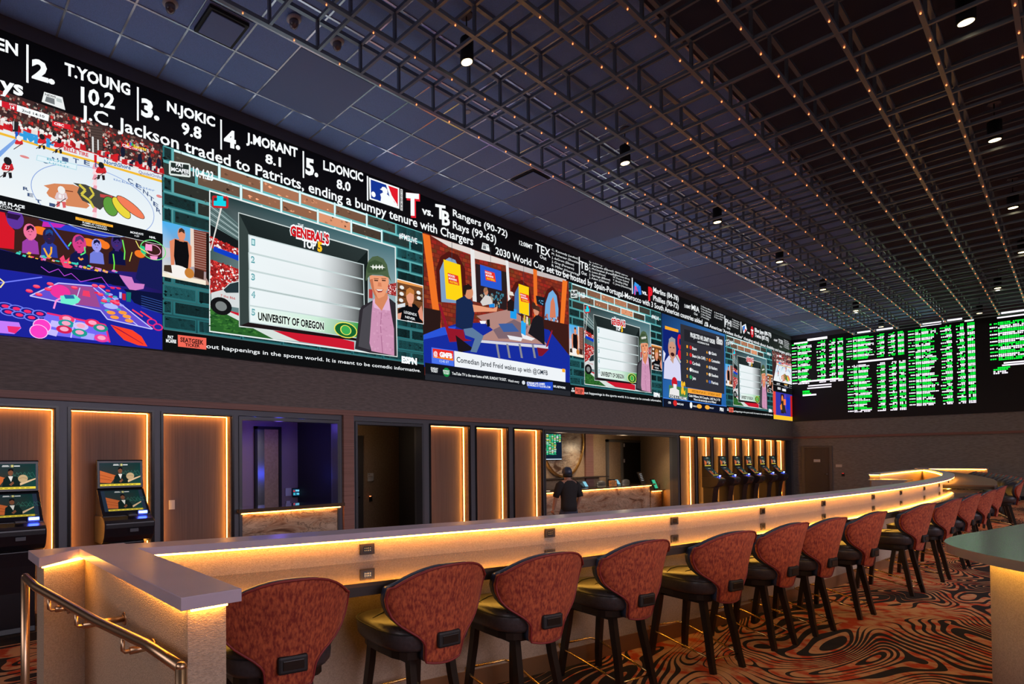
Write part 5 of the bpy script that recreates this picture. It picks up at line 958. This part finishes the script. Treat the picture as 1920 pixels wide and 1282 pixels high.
for x in LX: u.box(x-.017, x+.017, y0, y1, ZU+.002, ZU+.04)
latp(u, 'upper_cross_chords', M['lattice'])
nodes = sorted([(x, y) for x in LX for y in LY], key=lambda p: math.hypot(p[0]-1, p[1])+(50 if p[0] < 1.5 else 0))
po = MB().box(-.016, .016, -.016, .016, ZT+.04, ZU+.003).build('post', M['lattice'], fix=False); po.parent = lat; first = True; rest = MB()
for i, (x, y) in enumerate(nodes):
    if i < 95:
        o = po if first else po.copy()
        if not first: COL.objects.link(o)
        first = False; o.location = (x-15, y-2, -ZT)
    else: rest.box(x-.016, x+.016, y-.016, y+.016, ZT+.04, ZU+.003)
latp(rest, 'far_posts', M['lattice'], 'stuff')
bulbs = sorted([(x+.311, y) for x in LX[:-1] for y in LY], key=lambda p: math.hypot(p[0], p[1])+(50 if p[0] < 1.5 else 0))
bo = MB().lathe([(.001, -.016), (.006, -.012), (.0075, -.005), (.005, .004)], seg=8).build('tiny_lamp', M['redled'], lat); rest = MB(); first = True
for i, (x, y) in enumerate(bulbs):
    if i < 95:
        o = bo if first else bo.copy()
        if not first: COL.objects.link(o)
        first = False; o.location = (x-15, y-2, 0)
    else: rest.lathe([(.001, ZT-.018), (.007, ZT-.013), (.009, ZT-.005), (.006, ZT+.004)], (x, y), 6)
latp(rest, 'far_tiny_lamps', M['redled'], 'stuff')

# pendants
ORD = ['first', 'second', 'third', 'fourth', 'fifth', 'sixth', 'seventh']
for r, (row, nm) in enumerate(((ROW1, 'left'), (ROW2, 'right'))):
    for i, (x, y) in enumerate(row):
        e = empty('pendant_light', 'black cylinder downlight in the lattice, %s from the camera in the %s row' % (ORD[i], nm), 'pendant light', (x, y, 6.27), 0, 'cylinder downlights in the lattice')
        MB().lathe([(.075, 0), (.078, .005), (.078, .28), (.06, .285)], seg=20).lathe([(.066, .004), (.066, .05)], seg=20).build('cylinder_body', M['black'], e)
        MB().lathe([(.001, -.003), (.064, -.003), (.064, .0)], seg=20).build('lamp_lens', M['bulb'], e)
        MB().tube([(0, 0, .28), (0, 0, ZC-6.27-.02)], .008).build('stem', M['black'], e); MB().lathe([(.07, ZC-6.27-.02), (.075, ZC-6.27-.001)], seg=18).build('canopy', M['dome'], e)
def ceil_dome(x, y, lab):
    e = empty('security_camera', lab, 'camera', (x, y, ZC-.012), 0, 'dome cameras on the tiled ceiling')
    MB().lathe([(.085, 0), (.09, -.012), (.075, -.03), (.05, -.032)], seg=22).build('base_ring', M['whitepl'], e)
    MB().lathe([(.058, -.03), (.056, -.07), (.043, -.10), (.02, -.118), (.002, -.122)], seg=20).build('dark_dome', M['dome'], e)
ceil_dome(3.555, 5.64, 'dome camera on the ceiling tile, left of the pair by the lattice edge'); ceil_dome(4.177, 5.62, 'dome camera on the ceiling tile, right of the pair by the lattice edge'); ceil_dome(2.31, 6.30, 'dome camera cut by the upper edge of the picture')
for k, (x, y) in enumerate([(6.611, 5.6), (12.218, 5.61), (17.92, 5.66), (25.5, 6.28)]):
    tag(MB().lathe([(.045, ZC-.014), (.05, ZC-.009), (.05, ZC-.001)], (x, y), 16).build('sprinkler_cap', M['whitepl']), 'small round white sprinkler cap on the tiled ceiling, %s from the camera' % ORD[k], 'sprinkler', 'sprinkler caps')
e = empty('air_diffuser', 'square air diffuser with a hanging flat plate in the tiles near the camera', 'air vent', (2.92, 6.26, ZC-.01))
MB().box(-.29, .29, -.27, .27, -.005, .0).build('frame', M['tile'], e); MB().box(-.21, .21, -.20, .20, -.06, -.045).build('plate', M['gypsum'], e, bevel=.004); MB().box(-.25, .25, -.235, .235, -.045, -.006).build('throat', M['black'], e)
e = empty('air_diffuser', 'slightly open square ceiling vent beside the large blank panels', 'air vent', (9.13, 6.24, ZC-.01)); MB().box(-.27, .27, -.25, .25, -.012, -.004).build('throat', M['black'], e); MB().box(-.22, .25, -.22, .2, -.035, -.022).build('plate', M['gypsum'], e)
tag(MB().box(15.22, 15.68, 5.99, 6.47, ZC-.02, ZC-.012).build('access_hatch', M['gypsum']), 'small square access hatch in the ceiling tiles near the middle of the wall', 'hatch')

# ------------------------------------------------------------------ bar
ZCT = .95; CAPZ = (1.10, 1.14)
bar_ = empty('bar_counter', 'very long curved bar with a raised lit ledge and a glossy brown counter', 'bar', (12, 2, 0))
def bp(mb, nm, m, lab=None, **k):
    o = mb.build(nm, m, **k); rel(o, bar_)
    if lab: o['label'] = lab
    return o
F0 = cut(FC, .85, 27.6); back = offs(F0, -.14)
bp(MB().band(F0, back, ZL, 1.10), 'ledge_wall', M['linen'])
bp(MB().band([p for p in offs(FC, .045)], offs(FC, -.145), *CAPZ), 'ledge_cap', M['cap'])
C1 = cut(FC, .85, 15.4); bp(MB().band(offs(C1, .53), offs(C1, .0), ZCT-.02, ZCT), 'counter_top', M['counter'])
bp(MB().band(offs(C1, .53), offs(C1, .49), ZCT-.068, ZCT-.02), 'counter_edge', M['edge']); 
C2 = cut(FC, 15.35, 27.6); bp(MB().band(offs(C2, .66), offs(C2, 0), ZCT+.05, ZCT+.075), 'raised_counter_top', M['raised'], 'raised matt brown counter section'); bp(MB().band(offs(C2, .66), offs(C2, .60), ZCT-.02, ZCT+.05), 'raised_counter_edge', M['edge'])
a = offs(C2, 0)[0]; c = offs(C2, .66)[0]; bp(MB().band([(a[0], a[1]), (c[0], c[1])], [(a[0]+.05, a[1]), (c[0]+.05, c[1])], ZCT+.0, ZCT+.05), 'step_edge', M['edge'])
bp(MB().band(offs(F0, .008), offs(F0, .0), .0, .13), 'kick_plate', M['kick'])
F1 = cut(FC, .9, 27.5); bp(MB().band(offs(F1, .042), offs(F1, .034), 1.090, 1.099), 'led_strip', M['led'])
F2 = cut(FC, .95, 27.4); bp(MB().band(offs(F2, .045), offs(F2, .030), ZCT-.035, ZCT-.024), 'led_strip', M['ledu'])
F3 = cut(FC, 19, 27.4); bp(MB().band(offs(F3, -.152), offs(F3, -.162), 1.088, 1.099), 'led_strip', M['led'])
# end wing towards the camera, with its kinked outer corner
wing = [(.738, 1.86), (.878, 1.86), (.878, 3.12), (.70, 3.24), (.50, 3.22), (.50, 3.02), (.735, 3.18)]
bp(MB().prism([(.738, 1.86), (.878, 1.86), (.878, 3.22), (.50, 3.24), (.50, 3.05), (.715, 3.20)], ZL, 1.10), 'wing_wall', M['linen'])
bp(MB().prism([(.70, 1.82), (.917, 1.815), (.917, 3.22), (.465, 3.27), (.468, 2.98), (.682, 3.17)], 1.10, 1.145), 'wing_cap', M['cap'], bevel=.002)
bp(MB().box(.722, .730, 1.88, 3.14, 1.088, 1.099).box(.742, .874, 1.838, 1.846, 1.088, 1.099), 'led_strip', M['led'])
bp(MB().add([(.488, 3.035, 1.088), (.700, 3.18, 1.088), (.700, 3.18, 1.099), (.488, 3.035, 1.099), (.495, 3.028, 1.088), (.707, 3.172, 1.088), (.707, 3.172, 1.099), (.495, 3.028, 1.099)], [(0, 1, 2, 3), (7, 6, 5, 4), (0, 4, 5, 1), (1, 5, 6, 2), (2, 6, 7, 3), (3, 7, 4, 0)]), 'led_strip', M['led'])
# inner back wall of the enclosure and the far end wall
bp(MB().box(19.33, 26.6, 3.12, 3.30, ZL, 1.10), 'inner_wall', M['linen']); bp(MB().box(19.28, 26.8, 3.09, 3.33, 1.10, 1.13), 'inner_wall_cap', M['cap']); bp(MB().box(19.35, 26.4, 3.095, 3.105, 1.085, 1.099), 'led_strip', M['led']); bp(MB().box(19.295, 19.305, 3.12, 3.30, 1.085, 1.099), 'led_strip', M['led'])
bp(MB().box(28.4, 28.52, 1.9, 3.48, ZL, 1.10), 'far_end_wall', M['linen']); bp(MB().box(28.36, 28.54, 1.88, 3.5, 1.10, 1.13), 'far_end_cap', M['cap']); bp(MB().box(28.375, 28.385, 1.92, 3.4, 1.085, 1.099), 'led_strip', M['led'])
bp(MB().box(18.9, 19.6, 2.6, 3.2, ZL, .96).box(18.85, 19.65, 2.55, 3.25, .96, .99), 'service_station', M['steel'], 'grey metal service cabinet inside the far bar end')
# sockets on the ledge wall
for i, X in enumerate((2.26, 3.79, 5.32, 6.93, 8.55, 10.35, 11.8, 13.5, 15.1, 16.7, 18.3)):
    q, an = at_x(FC, X); e = empty('power_outlet', 'black power outlet on the lit ledge wall, %s from the near end' % (ORD+['eighth', 'ninth', 'tenth', 'eleventh'])[i], 'power outlet', (q[0]+math.sin(an)*.002, q[1]-math.cos(an)*.002, 1.03), an, 'outlets on the ledge wall')
    MB().box(-.052, .052, -.010, .0, -.033, .033).build('face_plate', M['edge'], e, bevel=.002); MB().box(-.028, .028, -.012, -.010, -.018, .018).build('socket', M['blackgloss'], e)
    if i < 4:
        s_ = MB()
        for dx in (-.019, -.006, .006, .019):
            for dz in (-.008, .006): s_.box(dx-.003, dx+.003, -.0128, -.012, dz-.003, dz+.003)
        s_.build('brass_slots', M['brass'], e)

# ------------------------------------------------------------------ handrail
hr = empty('handrail', 'round bronze handrail sloping beside the bar end wall', 'handrail', (.6, 3, 0))
def hp(mb, nm, m): return rel(mb.build(nm, m), hr)
P_ = [atX(30+x*.2344, 1000+y*.2344, X) for x, y, X in [(75, 350, .415), (160, 428, .44), (250, 478, .47), (640, 698, .575), (1050, 890, .65), (1320, 1072, .66)]]
hp(MB().tube(P_, .0185, 14), 'rail', M['bronze'])
for p in (P_[0], P_[5]): hp(MB().tube([(p.x, p.y, p.z), (p.x, p.y, ZL if p.y > 3 else 0.0)], .0185, 14), 'post', M['bronze'])
for p in (P_[0], P_[5]): hp(MB().lathe([(.0185, p.z-.004), (.0165, p.z+.010), (.010, p.z+.017), (.002, p.z+.0185)], (p.x, p.y), 14), 'end_cap', M['bronze'])
for (i0, t_, wx) in ((2, .04, .56), (2, .62, .735), (3, .55, .735)):
    q = P_[i0].lerp(P_[i0+1], t_); z = q.z
    hp(MB().tube([(q.x, q.y, z-.015), (q.x, q.y, z-.062), (q.x+.008, q.y, z-.07), (wx-.01, q.y, z-.07)], .008, 8).tube([(q.x+.025, q.y, z-.07), (wx-.012, q.y, z-.07)], .014, 12), 'bracket', M['bronze']); hp(MB().tube([(wx-.012, q.y, z-.07), (wx, q.y, z-.07)], .028, 16), 'rosette', M['bronze'])

# ------------------------------------------------------------------ curved desk at the right
rd = empty('side_bar', 'rounded grey topped bar end with woven lit base at the right edge', 'bar', (5, 0, 0))
ol = crom([(2.9, -.95), (3.25, -.40), (3.55, -.03), (3.75, .155), (3.93, .295), (4.15, .405), (4.38, .452), (4.7, .434), (5.14, .353), (5.81, .232), (7, 0.0), (8.6, -.4)], 5)
poly = ol+[(8.6, -2.2), (2.9, -2.2)]
def inset(pl, d): return offs(pl, d)
rel(MB().prism(poly[::-1], 1.095, 1.14).build('top', M['capr']), rd)
il = [p for p in offs(ol, .16)]; rel(MB().prism((il+[(8.5, -2.1), (3.1, -2.1)])[::-1], 0, 1.095, True).build('woven_base', M['linen2']), rd)
rel(MB().band(offs(ol, .145)[2:-2], offs(ol, .135)[2:-2], 1.083, 1.094).build('led_strip', M['ledu']), rd)

# ------------------------------------------------------------------ stools
def superell(r, n=3.2, seg=28): return [(r[0]*math.copysign(abs(math.cos(a))**(2/n), math.cos(a)), r[1]*math.copysign(abs(math.sin(a))**(2/n), math.sin(a))) for a in [2*PI*k/seg for k in range(seg)]]
PROF = [(0, .112), (.04, .120), (.12, .124), (.20, .130), (.26, .150), (.31, .182), (.36, .222), (.42, .266), (.50, .298), (.60, .319), (.70, .330), (.80, .330), (.90, .329), (.96, .322), (1.0, .308)]
def bk(u, t, d):        # point on the curved back: u -1..1, t 0..1, d forward offset
    for i in range(len(PROF)-1):
        if t <= PROF[i+1][0]: k = (t-PROF[i][0])/(PROF[i+1][0]-PROF[i][0]); hwid = PROF[i][1]+(PROF[i+1][1]-PROF[i][1])*k; break
    x = hwid*u; z = .513+.539*t-(.11*t**4)*abs(u)**2.5; z += (.012*(1-t)**6)*abs(u)**2
    y = -.294-.115*t+.14*(abs(x)/.32)**2+d
    return (x*(1-.15*d), y, z)
def sheet(d0, d1, s=1.0, nu=13, nt=20):
    mb = MB(); v = []
    for d in (d0, d1):
        for j in range(nt+1):
            for i in range(nu+1): v.append(bk((-1+2*i/nu)*s, j/nt*(1 if s <= 1 else 1), d))
    n1 = (nu+1)*(nt+1); fs = []
    for j in range(nt):
        for i in range(nu):
            a = j*(nu+1)+i; fs.append((a, a+1, a+nu+2, a+nu+1)); fs.append((n1+a, n1+a+nu+1, n1+a+nu+2, n1+a+1))
    ring = [i for i in range(nu+1)]+[j*(nu+1)+nu for j in range(1, nt+1)]+[nt*(nu+1)+i for i in range(nu-1, -1, -1)]+[j*(nu+1) for j in range(nt-1, 0, -1)]
    for k in range(len(ring)): a, b = ring[k], ring[(k+1) % len(ring)]; fs.append((a, n1+a, n1+b, b))
    mb.add(v, fs, True); return mb, [v[r] for r in ring]
def make_stool():
    e = empty('bar_stool', 'x', 'bar stool', (0, 0, 0), 0, 'rust velvet bar stools along the bar')
    mb, ring = sheet(0, .022); mb.build('back_shell', M['velvet'], e)
    MB().tube(ring+[ring[0], ring[1]], .0065, 6, cap=False).build('piping', M['piping'], e)
    mb, _ = sheet(.022, .06, 1.0); o = mb.build('back_pad', M['navy'], e)
    # handle
    h = MB(); yb = bk(0, .25, 0)[1]; 
    h.box(-.075, .075, yb-.018, yb+.012, .605, .690).build('handle_plate', M['black'], e, bevel=.012); hh = MB().box(-.052, .052, yb-.0215, yb-.0178, .627, .670).build('handle_slot', M['leg'], [c for c in e.children if c.name.startswith('handle_plate')][0], bevel=.002)
    # seat
    m = MB(); v = []; seg = 32; zr = [(.565, .80), (.575, .92), (.60, .985), (.645, 1.0), (.672, .99), (.690, .955), (.700, .88), (.704, .55), (.703, .01)]
    for z, r in zr: v += [(x*1.0, y+.0, z-.012*(y/.27 if z > .68 else 0)) for x, y in superell((.285*r, .272*r), 3.4, seg)]
    fs = [(i*seg+k, i*seg+(k+1) % seg, (i+1)*seg+(k+1) % seg, (i+1)*seg+k) for i in range(len(zr)-1) for k in range(seg)]+[tuple(range(seg-1, -1, -1))]
    m.add(v, fs, True).build('seat', M['vinyl'], e)
    s = MB()
    for c in (-.15, -.02, .11): s.tube([(-.235, c-.06, .697), (-.1, c+.01, .704), (0, c+.025, .706), (.1, c+.01, .704), (.235, c-.06, .697)], .0035, 6)
    s.tube([(x, y, .672) for x, y in superell((.286, .273), 3.4, 32)+superell((.286, .273), 3.4, 32)[:1]], .004, 6, cap=False).build('seat_seams', M['black'], e)
    MB().prism(superell((.235, .225), 4, 20), .525, .566).box(-.15, .15, -.15, .15, .49, .525).build('seat_base', M['leg'], e)
    for sx in (-1, 1):
        MB().tube([(sx*.135, -.165, .53), (sx*.14, -.185, .40), (sx*.15, -.215, .25), (sx*.160, -.235, .12), (sx*.170, -.261, .0)], [.021, .021, .02, .019, .017], square=True).build('leg', M['leg'], e)
        MB().tube([(sx*.165, .165, .53), (sx*.17, .18, .40), (sx*.18, .20, .25), (sx*.19, .215, .12), (sx*.2, .225, .0)], [.021, .021, .02, .019, .017], square=True).build('leg', M['leg'], e)
    fr = MB().tube([(-.160, -.242, .10), (-.17, -.10, .13), (-.19, .15, .185), (-.195, .235, .2), (-.165, .275, .205), (.165, .275, .205), (.195, .235, .2), (.19, .15, .185), (.17, -.10, .13), (.160, -.242, .10)], .008, 8).tube([(-.160, -.242, .10), (.160, -.242, .10)], .006, 8)
    fr.build('footrest', M['brass'], e)
    return e
proto = make_stool()
POSE = [(1.47, 2.61, -.2), (2.286, 2.417, -.124), (3.015, 2.251, -.202), (3.924, 2.135, -.185), (4.878, 1.918, -.242), (5.792, 1.819, -.163), (6.52, 1.717, -.163), (7.48, 1.602, -.125), (9.14, 1.45, -.146), (10.384, 1.354, -.069),
        (11.75, 1.29, -.05), (13.2, 1.24, .0), (14.9, 1.22, .02), (18.5, 1.16, .26)]
spots = POSE+[(19.55+.68*k, None, 0) for k in range(1, 11)]
NB = ['first', 'second', 'third', 'fourth', 'fifth', 'sixth', 'seventh', 'eighth', 'ninth', 'tenth', 'eleventh']
SL = ['nearest, partly behind the bar end post', 'second from the near end', 'third from the near end', 'fourth from the near end', 'fifth from the near end', 'sixth from the near end', 'seventh from the near end', 'eighth from the near end', 'ninth from the near end', 'tenth from the near end', 'eleventh from the near end', 'twelfth from the near end', 'thirteenth from the near end', 'first after the step up of the counter, legs visible']
for i, (X, Yy, an) in enumerate(spots):
    if Yy is None: q, an = at_x(FC, X); loc = (q[0]+math.sin(an)*.74, q[1]-math.cos(an)*.74, 0)
    else: loc = (X+math.sin(an)*.035, Yy-math.cos(an)*.035, 0)
    lab = 'rust velvet bar stool, '+SL[i] if i < 14 else 'rust velvet stool %s in the far curved group' % NB[i-14]
    if i == 0: proto.location = loc; proto.rotation_euler = (0, 0, an); proto['label'] = lab
    else: dup(proto, loc, an, lab)

# ------------------------------------------------------------------ betting kiosks
def make_kiosk(far=False):
    e = empty('betting_kiosk', 'x', 'kiosk', (0, 0, 0), 0, 'betting kiosks along the panelled wall')
    w_ = .285
    _m = MB().prism_x([(0, 1.60), (-.045, 1.60), (-.05, 1.585), (-.075, 1.235), (-.02, 1.22), (0, 1.22)], -w_, w_); um = _m.build('upper_monitor', M['blackgloss'], e, bevel=.006)
    lm = MB().prism_x([(0, 1.225), (-.075, 1.225), (-.34, .93), (-.36, .90), (-.30, .86), (0, .90)], -w_-.004, w_+.004).build('lower_monitor', M['blackgloss'], e, bevel=.006)
    # console with a rounded belly
    MB().prism_x([(0, .90), (-.31, .915), (-.46, .865), (-.50, .83), (-.50, .77), (-.46, .66), (-.40, .60), (-.30, .56), (0, .56)], -.30, .30).build('console', M['kiosk'], e, bevel=.015)
    MB().prism_x([(0, .57), (-.33, .57), (-.30, .40), (-.27, .10), (-.29, ZL+.06), (-.31, ZL), (0, ZL)], -.22, .22).build('pedestal', M['kiosk'], e, bevel=.01)
    MB().box(-.01, .09, -.512, -.488, .715, .755).build('cash_slot', M['frame'], e)
    MB().box(.0, .10, -.43, -.37, .905, .922).xform(Matrix.Identity(4)).build('card_reader', M['frame'], e); MB().box(.14, .24, -.375, -.36, .925, .952).build('blue_lamp', M['blueled'], e)
    MB().box(.13, .25, -.36, -.35, .90, .96).build('bill_slot', M['frame'], e)
    # pictures
    cv = Canvas('Y', 0, .0001)
    def pic(Mx, w2, h, inset_, dim):
        cv.M = Mx; cv.n = 0; k = dim; C = lambda r, g, b: (r*k, g*k, b*k); u0, u1 = -w2+inset_, w2-inset_
        cv.rect(-w2, w2, 0, h, C(40, 52, 70)); cv.grad([(u0, .03), (u1, .03), (u1, h), (u0, h)], [C(60, 50, 42), C(24, 66, 60), C(18, 50, 50), C(36, 52, 58)])
        cv.poly([(u0, .05), (u0+.13, .04), (u0+.2, h*.45), (u0, h*.68)], C(196, 98, 50)); cv.line([(u0, h*.5), (u0+.14, h*.35)], .004, C(120, 50, 30)); cv.line([(u0, h*.35), (u0+.14, h*.25)], .004, C(120, 50, 30))
        for j in range(12): x = u0+.22+j*.02; cv.line([(x, h*.4+(j % 3)*.03), (x+.03, h*.5+(j % 2)*.05), (x+.06, h*.45)], .002, C(60, 130, 110), j == 0)
        cv.poly([(-.09, .03), (-.075, h*.42), (-.03, h*.54), (.06, h*.5), (.10, h*.2), (.10, .03)], C(20, 34, 32)); cv.poly([(-.03, h*.52), (.0, h*.3), (.02, h*.52)], C(220, 215, 205)); cv.ell(-.005, h*.66, .026, .036, C(120, 74, 52)); cv.poly([(-.03, h*.7), (-.026, h*.8), (.0, h*.83), (.024, h*.79), (.022, h*.7), (0, h*.755)], C(24, 20, 22))
        cv.poly([(-.02, h*.2), (.02, h*.32), (.03, h*.24), (.0, h*.14)], C(120, 74, 52)); cv.poly([(.09, .045), (u1, h*.38), (u1, h*.43), (.09, .075)], C(214, 180, 140)); 
        if inset_ < .03: cv.ell(.12, h*.42, .05, .045, C(190, 160, 120)); cv.line([(.08, h*.42), (.12, h*.46), (.16, h*.42)], .003, C(110, 90, 60))
        cv.rect(u0, u1, 0.004, .03, C(226, 200, 60)); [cv.rect(u0+.02+j*.055, u0+.055+j*.055, .013, .020, C(120, 108, 44), j == 0) for j in range(8)]
        cv.rect(-.09, -.02, h-.034, h-.026, C(215, 215, 215)); cv.rect(-.085, -.025, h-.022, h-.016, C(215, 215, 215)); cv.rect(-.012, -.010, h-.04, h-.012, C(200, 200, 200)); cv.rect(.0, .025, h-.04, h-.012, C(200, 190, 120)); cv.rect(.03, .09, h-.032, h-.020, C(215, 215, 215))
    def frm(y0, z0, y1, z1, w2, inset_, dim):
        d = Vector((0, y1-y0, z1-z0)); h = d.length; d.normalize(); n = Vector((0, -d.z, d.y))
        if n.y > 0: n = -n
        # canvas (u, off, v) -> world; off is negative towards viewer
        Mx = Matrix(((1, 0, 0, 0), (0, -n.y, d.y, y0+n.y*.004), (0, -n.z, d.z, z0+n.z*.004), (0, 0, 0, 1)))
        pic(Mx, w2, h, inset_, dim)
    frm(-.073, 1.262, -.052, 1.56, .255, .004, 1.0); cv.build('upper_picture', um); cv.V = []; cv.F = []; cv.C = []
    frm(-.315, .958, -.095, 1.203, .255, .045, .85); cv.build('lower_picture', lm)
    return e
k0 = make_kiosk(); K0 = [(.905, 'black betting kiosk with two lit screens, cut by the left picture edge'), (2.125, 'black betting kiosk with two lit screens left of the light switch panel')]
k0.location = (K0[0][0], W-.035, 0); k0['label'] = K0[0][1]; dup(k0, (K0[1][0], W-.035, 0), 0, K0[1][1])
for i, X in enumerate((20.9, 22.25, 23.57, 24.74, 26.2, 27.5)): dup(k0, (X, W-.035, 0), 0, 'black betting kiosk of the far row, %s counted from the betting counter' % ORD[i])

# ------------------------------------------------------------------ person
def person(x, y):
    e = empty('person', 'person in a dark cap, black shirt and blue jeans walking past the betting counter', 'person', (x, y, ZL), math.radians(-20))
    V = [(0, 0, .93), (0, 0, 1.08), (0, .01, 1.25), (0, .02, 1.40), (0, .025, 1.48), (0, .04, 1.60),      # pelvis..head
         (.19, .02, 1.39), (.25, -.04, 1.12), (.26, .10, .90), (.26, .14, .82), (-.19, .02, 1.39), (-.25, .08, 1.13), (-.24, .16, .92), (-.24, .18, .84),
         (.09, 0, .88), (.11, -.10, .50), (.10, -.30, .10), (.10, -.18, .03), (-.09, 0, .88), (-.10, .16, .50), (-.10, .22, .09), (-.10, .36, .03), (0, 0, .80)]
    E = [(0, 1), (1, 2), (2, 3), (3, 4), (4, 5), (3, 6), (6, 7), (7, 8), (8, 9), (3, 10), (10, 11), (11, 12), (12, 13), (0, 14), (14, 15), (15, 16), (16, 17), (0, 18), (18, 19), (19, 20), (20, 21), (0, 22)]
    R = [.118, .13, .16, .13, .055, .085, .065, .048, .034, .03, .065, .048, .034, .03, .09, .062, .042, .035, .09, .062, .042, .035, .155]
    def skin_obj(nm, idx, sc, m, par):
        vs_ = [V[i] for i in idx]; mp = {i: k for k, i in enumerate(idx)}; es = [(mp[a], mp[b]) for a, b in E if a in mp and b in mp]
        me = bpy.data.meshes.new(nm); me.from_pydata(vs_, es, []); o = bpy.data.objects.new(nm, me); COL.objects.link(o); o.parent = par; me.materials.append(m)
        md_ = o.modifiers.new('k', 'SKIN'); me.skin_vertices  # layer made by the modifier
        for k, i in enumerate(idx):
            s_ = me.skin_vertices[0].data[k]; r = R[i]*sc; s_.radius = (r, r*(.72 if i in (0, 1, 2, 3) else 1)); s_.use_root = (k == 0)
        su = o.modifiers.new('s', 'SUBSURF'); su.levels = 2; su.render_levels = 2; return o
    try:
        body = skin_obj('body', list(range(22)), 1.0, M['skin'], e); pass
        def rings(L, c=(0, 0), mb=None):
            mb = mb or MB(); v = []
            for rx, ry, z in L: v += [(c[0]+rx*math.cos(2*PI*k/18), c[1]+ry*math.sin(2*PI*k/18), z) for k in range(18)]
            n = len(L); return mb.add(v, [(i*18+k, i*18+(k+1) % 18, (i+1)*18+(k+1) % 18, (i+1)*18+k) for i in range(n-1) for k in range(18)]+[tuple(range(17, -1, -1)), tuple(range(n*18-18, n*18))], True)
        sh = rings([(.182, .128, .83), (.176, .125, .95), (.172, .122, 1.08), (.198, .132, 1.25), (.212, .128, 1.36), (.15, .10, 1.43), (.075, .07, 1.465)])
        for sx, ex, ey in ((1, .255, -.04), (-1, -.255, .08)): sh.tube([(sx*.15, .02, 1.385), (sx*.20, .02, 1.36), (sx*.235, (.02+ey)/2, 1.24), (ex, ey, 1.12)], [.085, .088, .074, .064], 12)
        sh.build('shirt', M['shirt'], e)
        je = rings([(.172, .12, .94), (.178, .125, .84), (.165, .12, .77), (.12, .10, .73)])
        je.tube([(.088, 0, .86), (.10, -.05, .68), (.11, -.10, .50), (.10, -.22, .28), (.10, -.30, .09)], [.095, .092, .076, .066, .062], 12).tube([(-.088, 0, .86), (-.095, .08, .68), (-.10, .16, .50), (-.10, .19, .28), (-.10, .22, .08)], [.095, .092, .076, .066, .062], 12).build('jeans', M['jeans'], e)
        for sx, bx, by, bz in ((1, .26, .14, .82), (-1, -.24, .18, .84)):
            for k, l in enumerate((.075, .085, .08, .065)): MB().tube([(bx-.01, by+(k-1.5)*.018, bz-.02), (bx-.012, by+.01+(k-1.5)*.02, bz-.02-l*.55), (bx-.03*sx, by+.02+(k-1.5)*.02, bz-.02-l)], [.010, .009, .007], 6).build('finger', M['skin'], e)
            MB().tube([(bx, by+.02, bz+.0), (bx-.01, by+.05, bz-.03), (bx-.01, by+.055, bz-.06)], [.011, .010, .008], 6).build('thumb', M['skin'], e)
    except Exception as ex: print('skin', ex)
    MB().lathe([(.098, 1.60), (.102, 1.64), (.09, 1.70), (.06, 1.735), (.01, 1.745)], (0, .045), 18).box(-.07, .07, .12, .22, 1.605, 1.618).build('cap', M['navy'], e, bevel=.004)
    MB().lathe([(.092, 1.53), (.094, 1.60)], (0, .03), 16).build('hair', M['black'], e)
    MB().tube([(0, .12, 1.585), (0, .148, 1.55), (0, .125, 1.54)], [.008, .013, .01], 8).build('nose', M['skin'], e)
    for sx in (-1, 1): MB().lathe([(.001, -.008), (.008, 0), (.001, .008)], (0, 0), 8).xform(Matrix.Translation((sx*.033, .118, 1.585))).build('eye', M['white'], e); MB().box(sx*.10-.045, sx*.10+.045, (-.20 if sx > 0 else .30)-.0, (.02 if sx > 0 else .52), .0, .055).build('shoe', M['shirt'], e, bevel=.02)
    return e
p = atY(1066, 900, 6.5); person(p.x, 6.5)
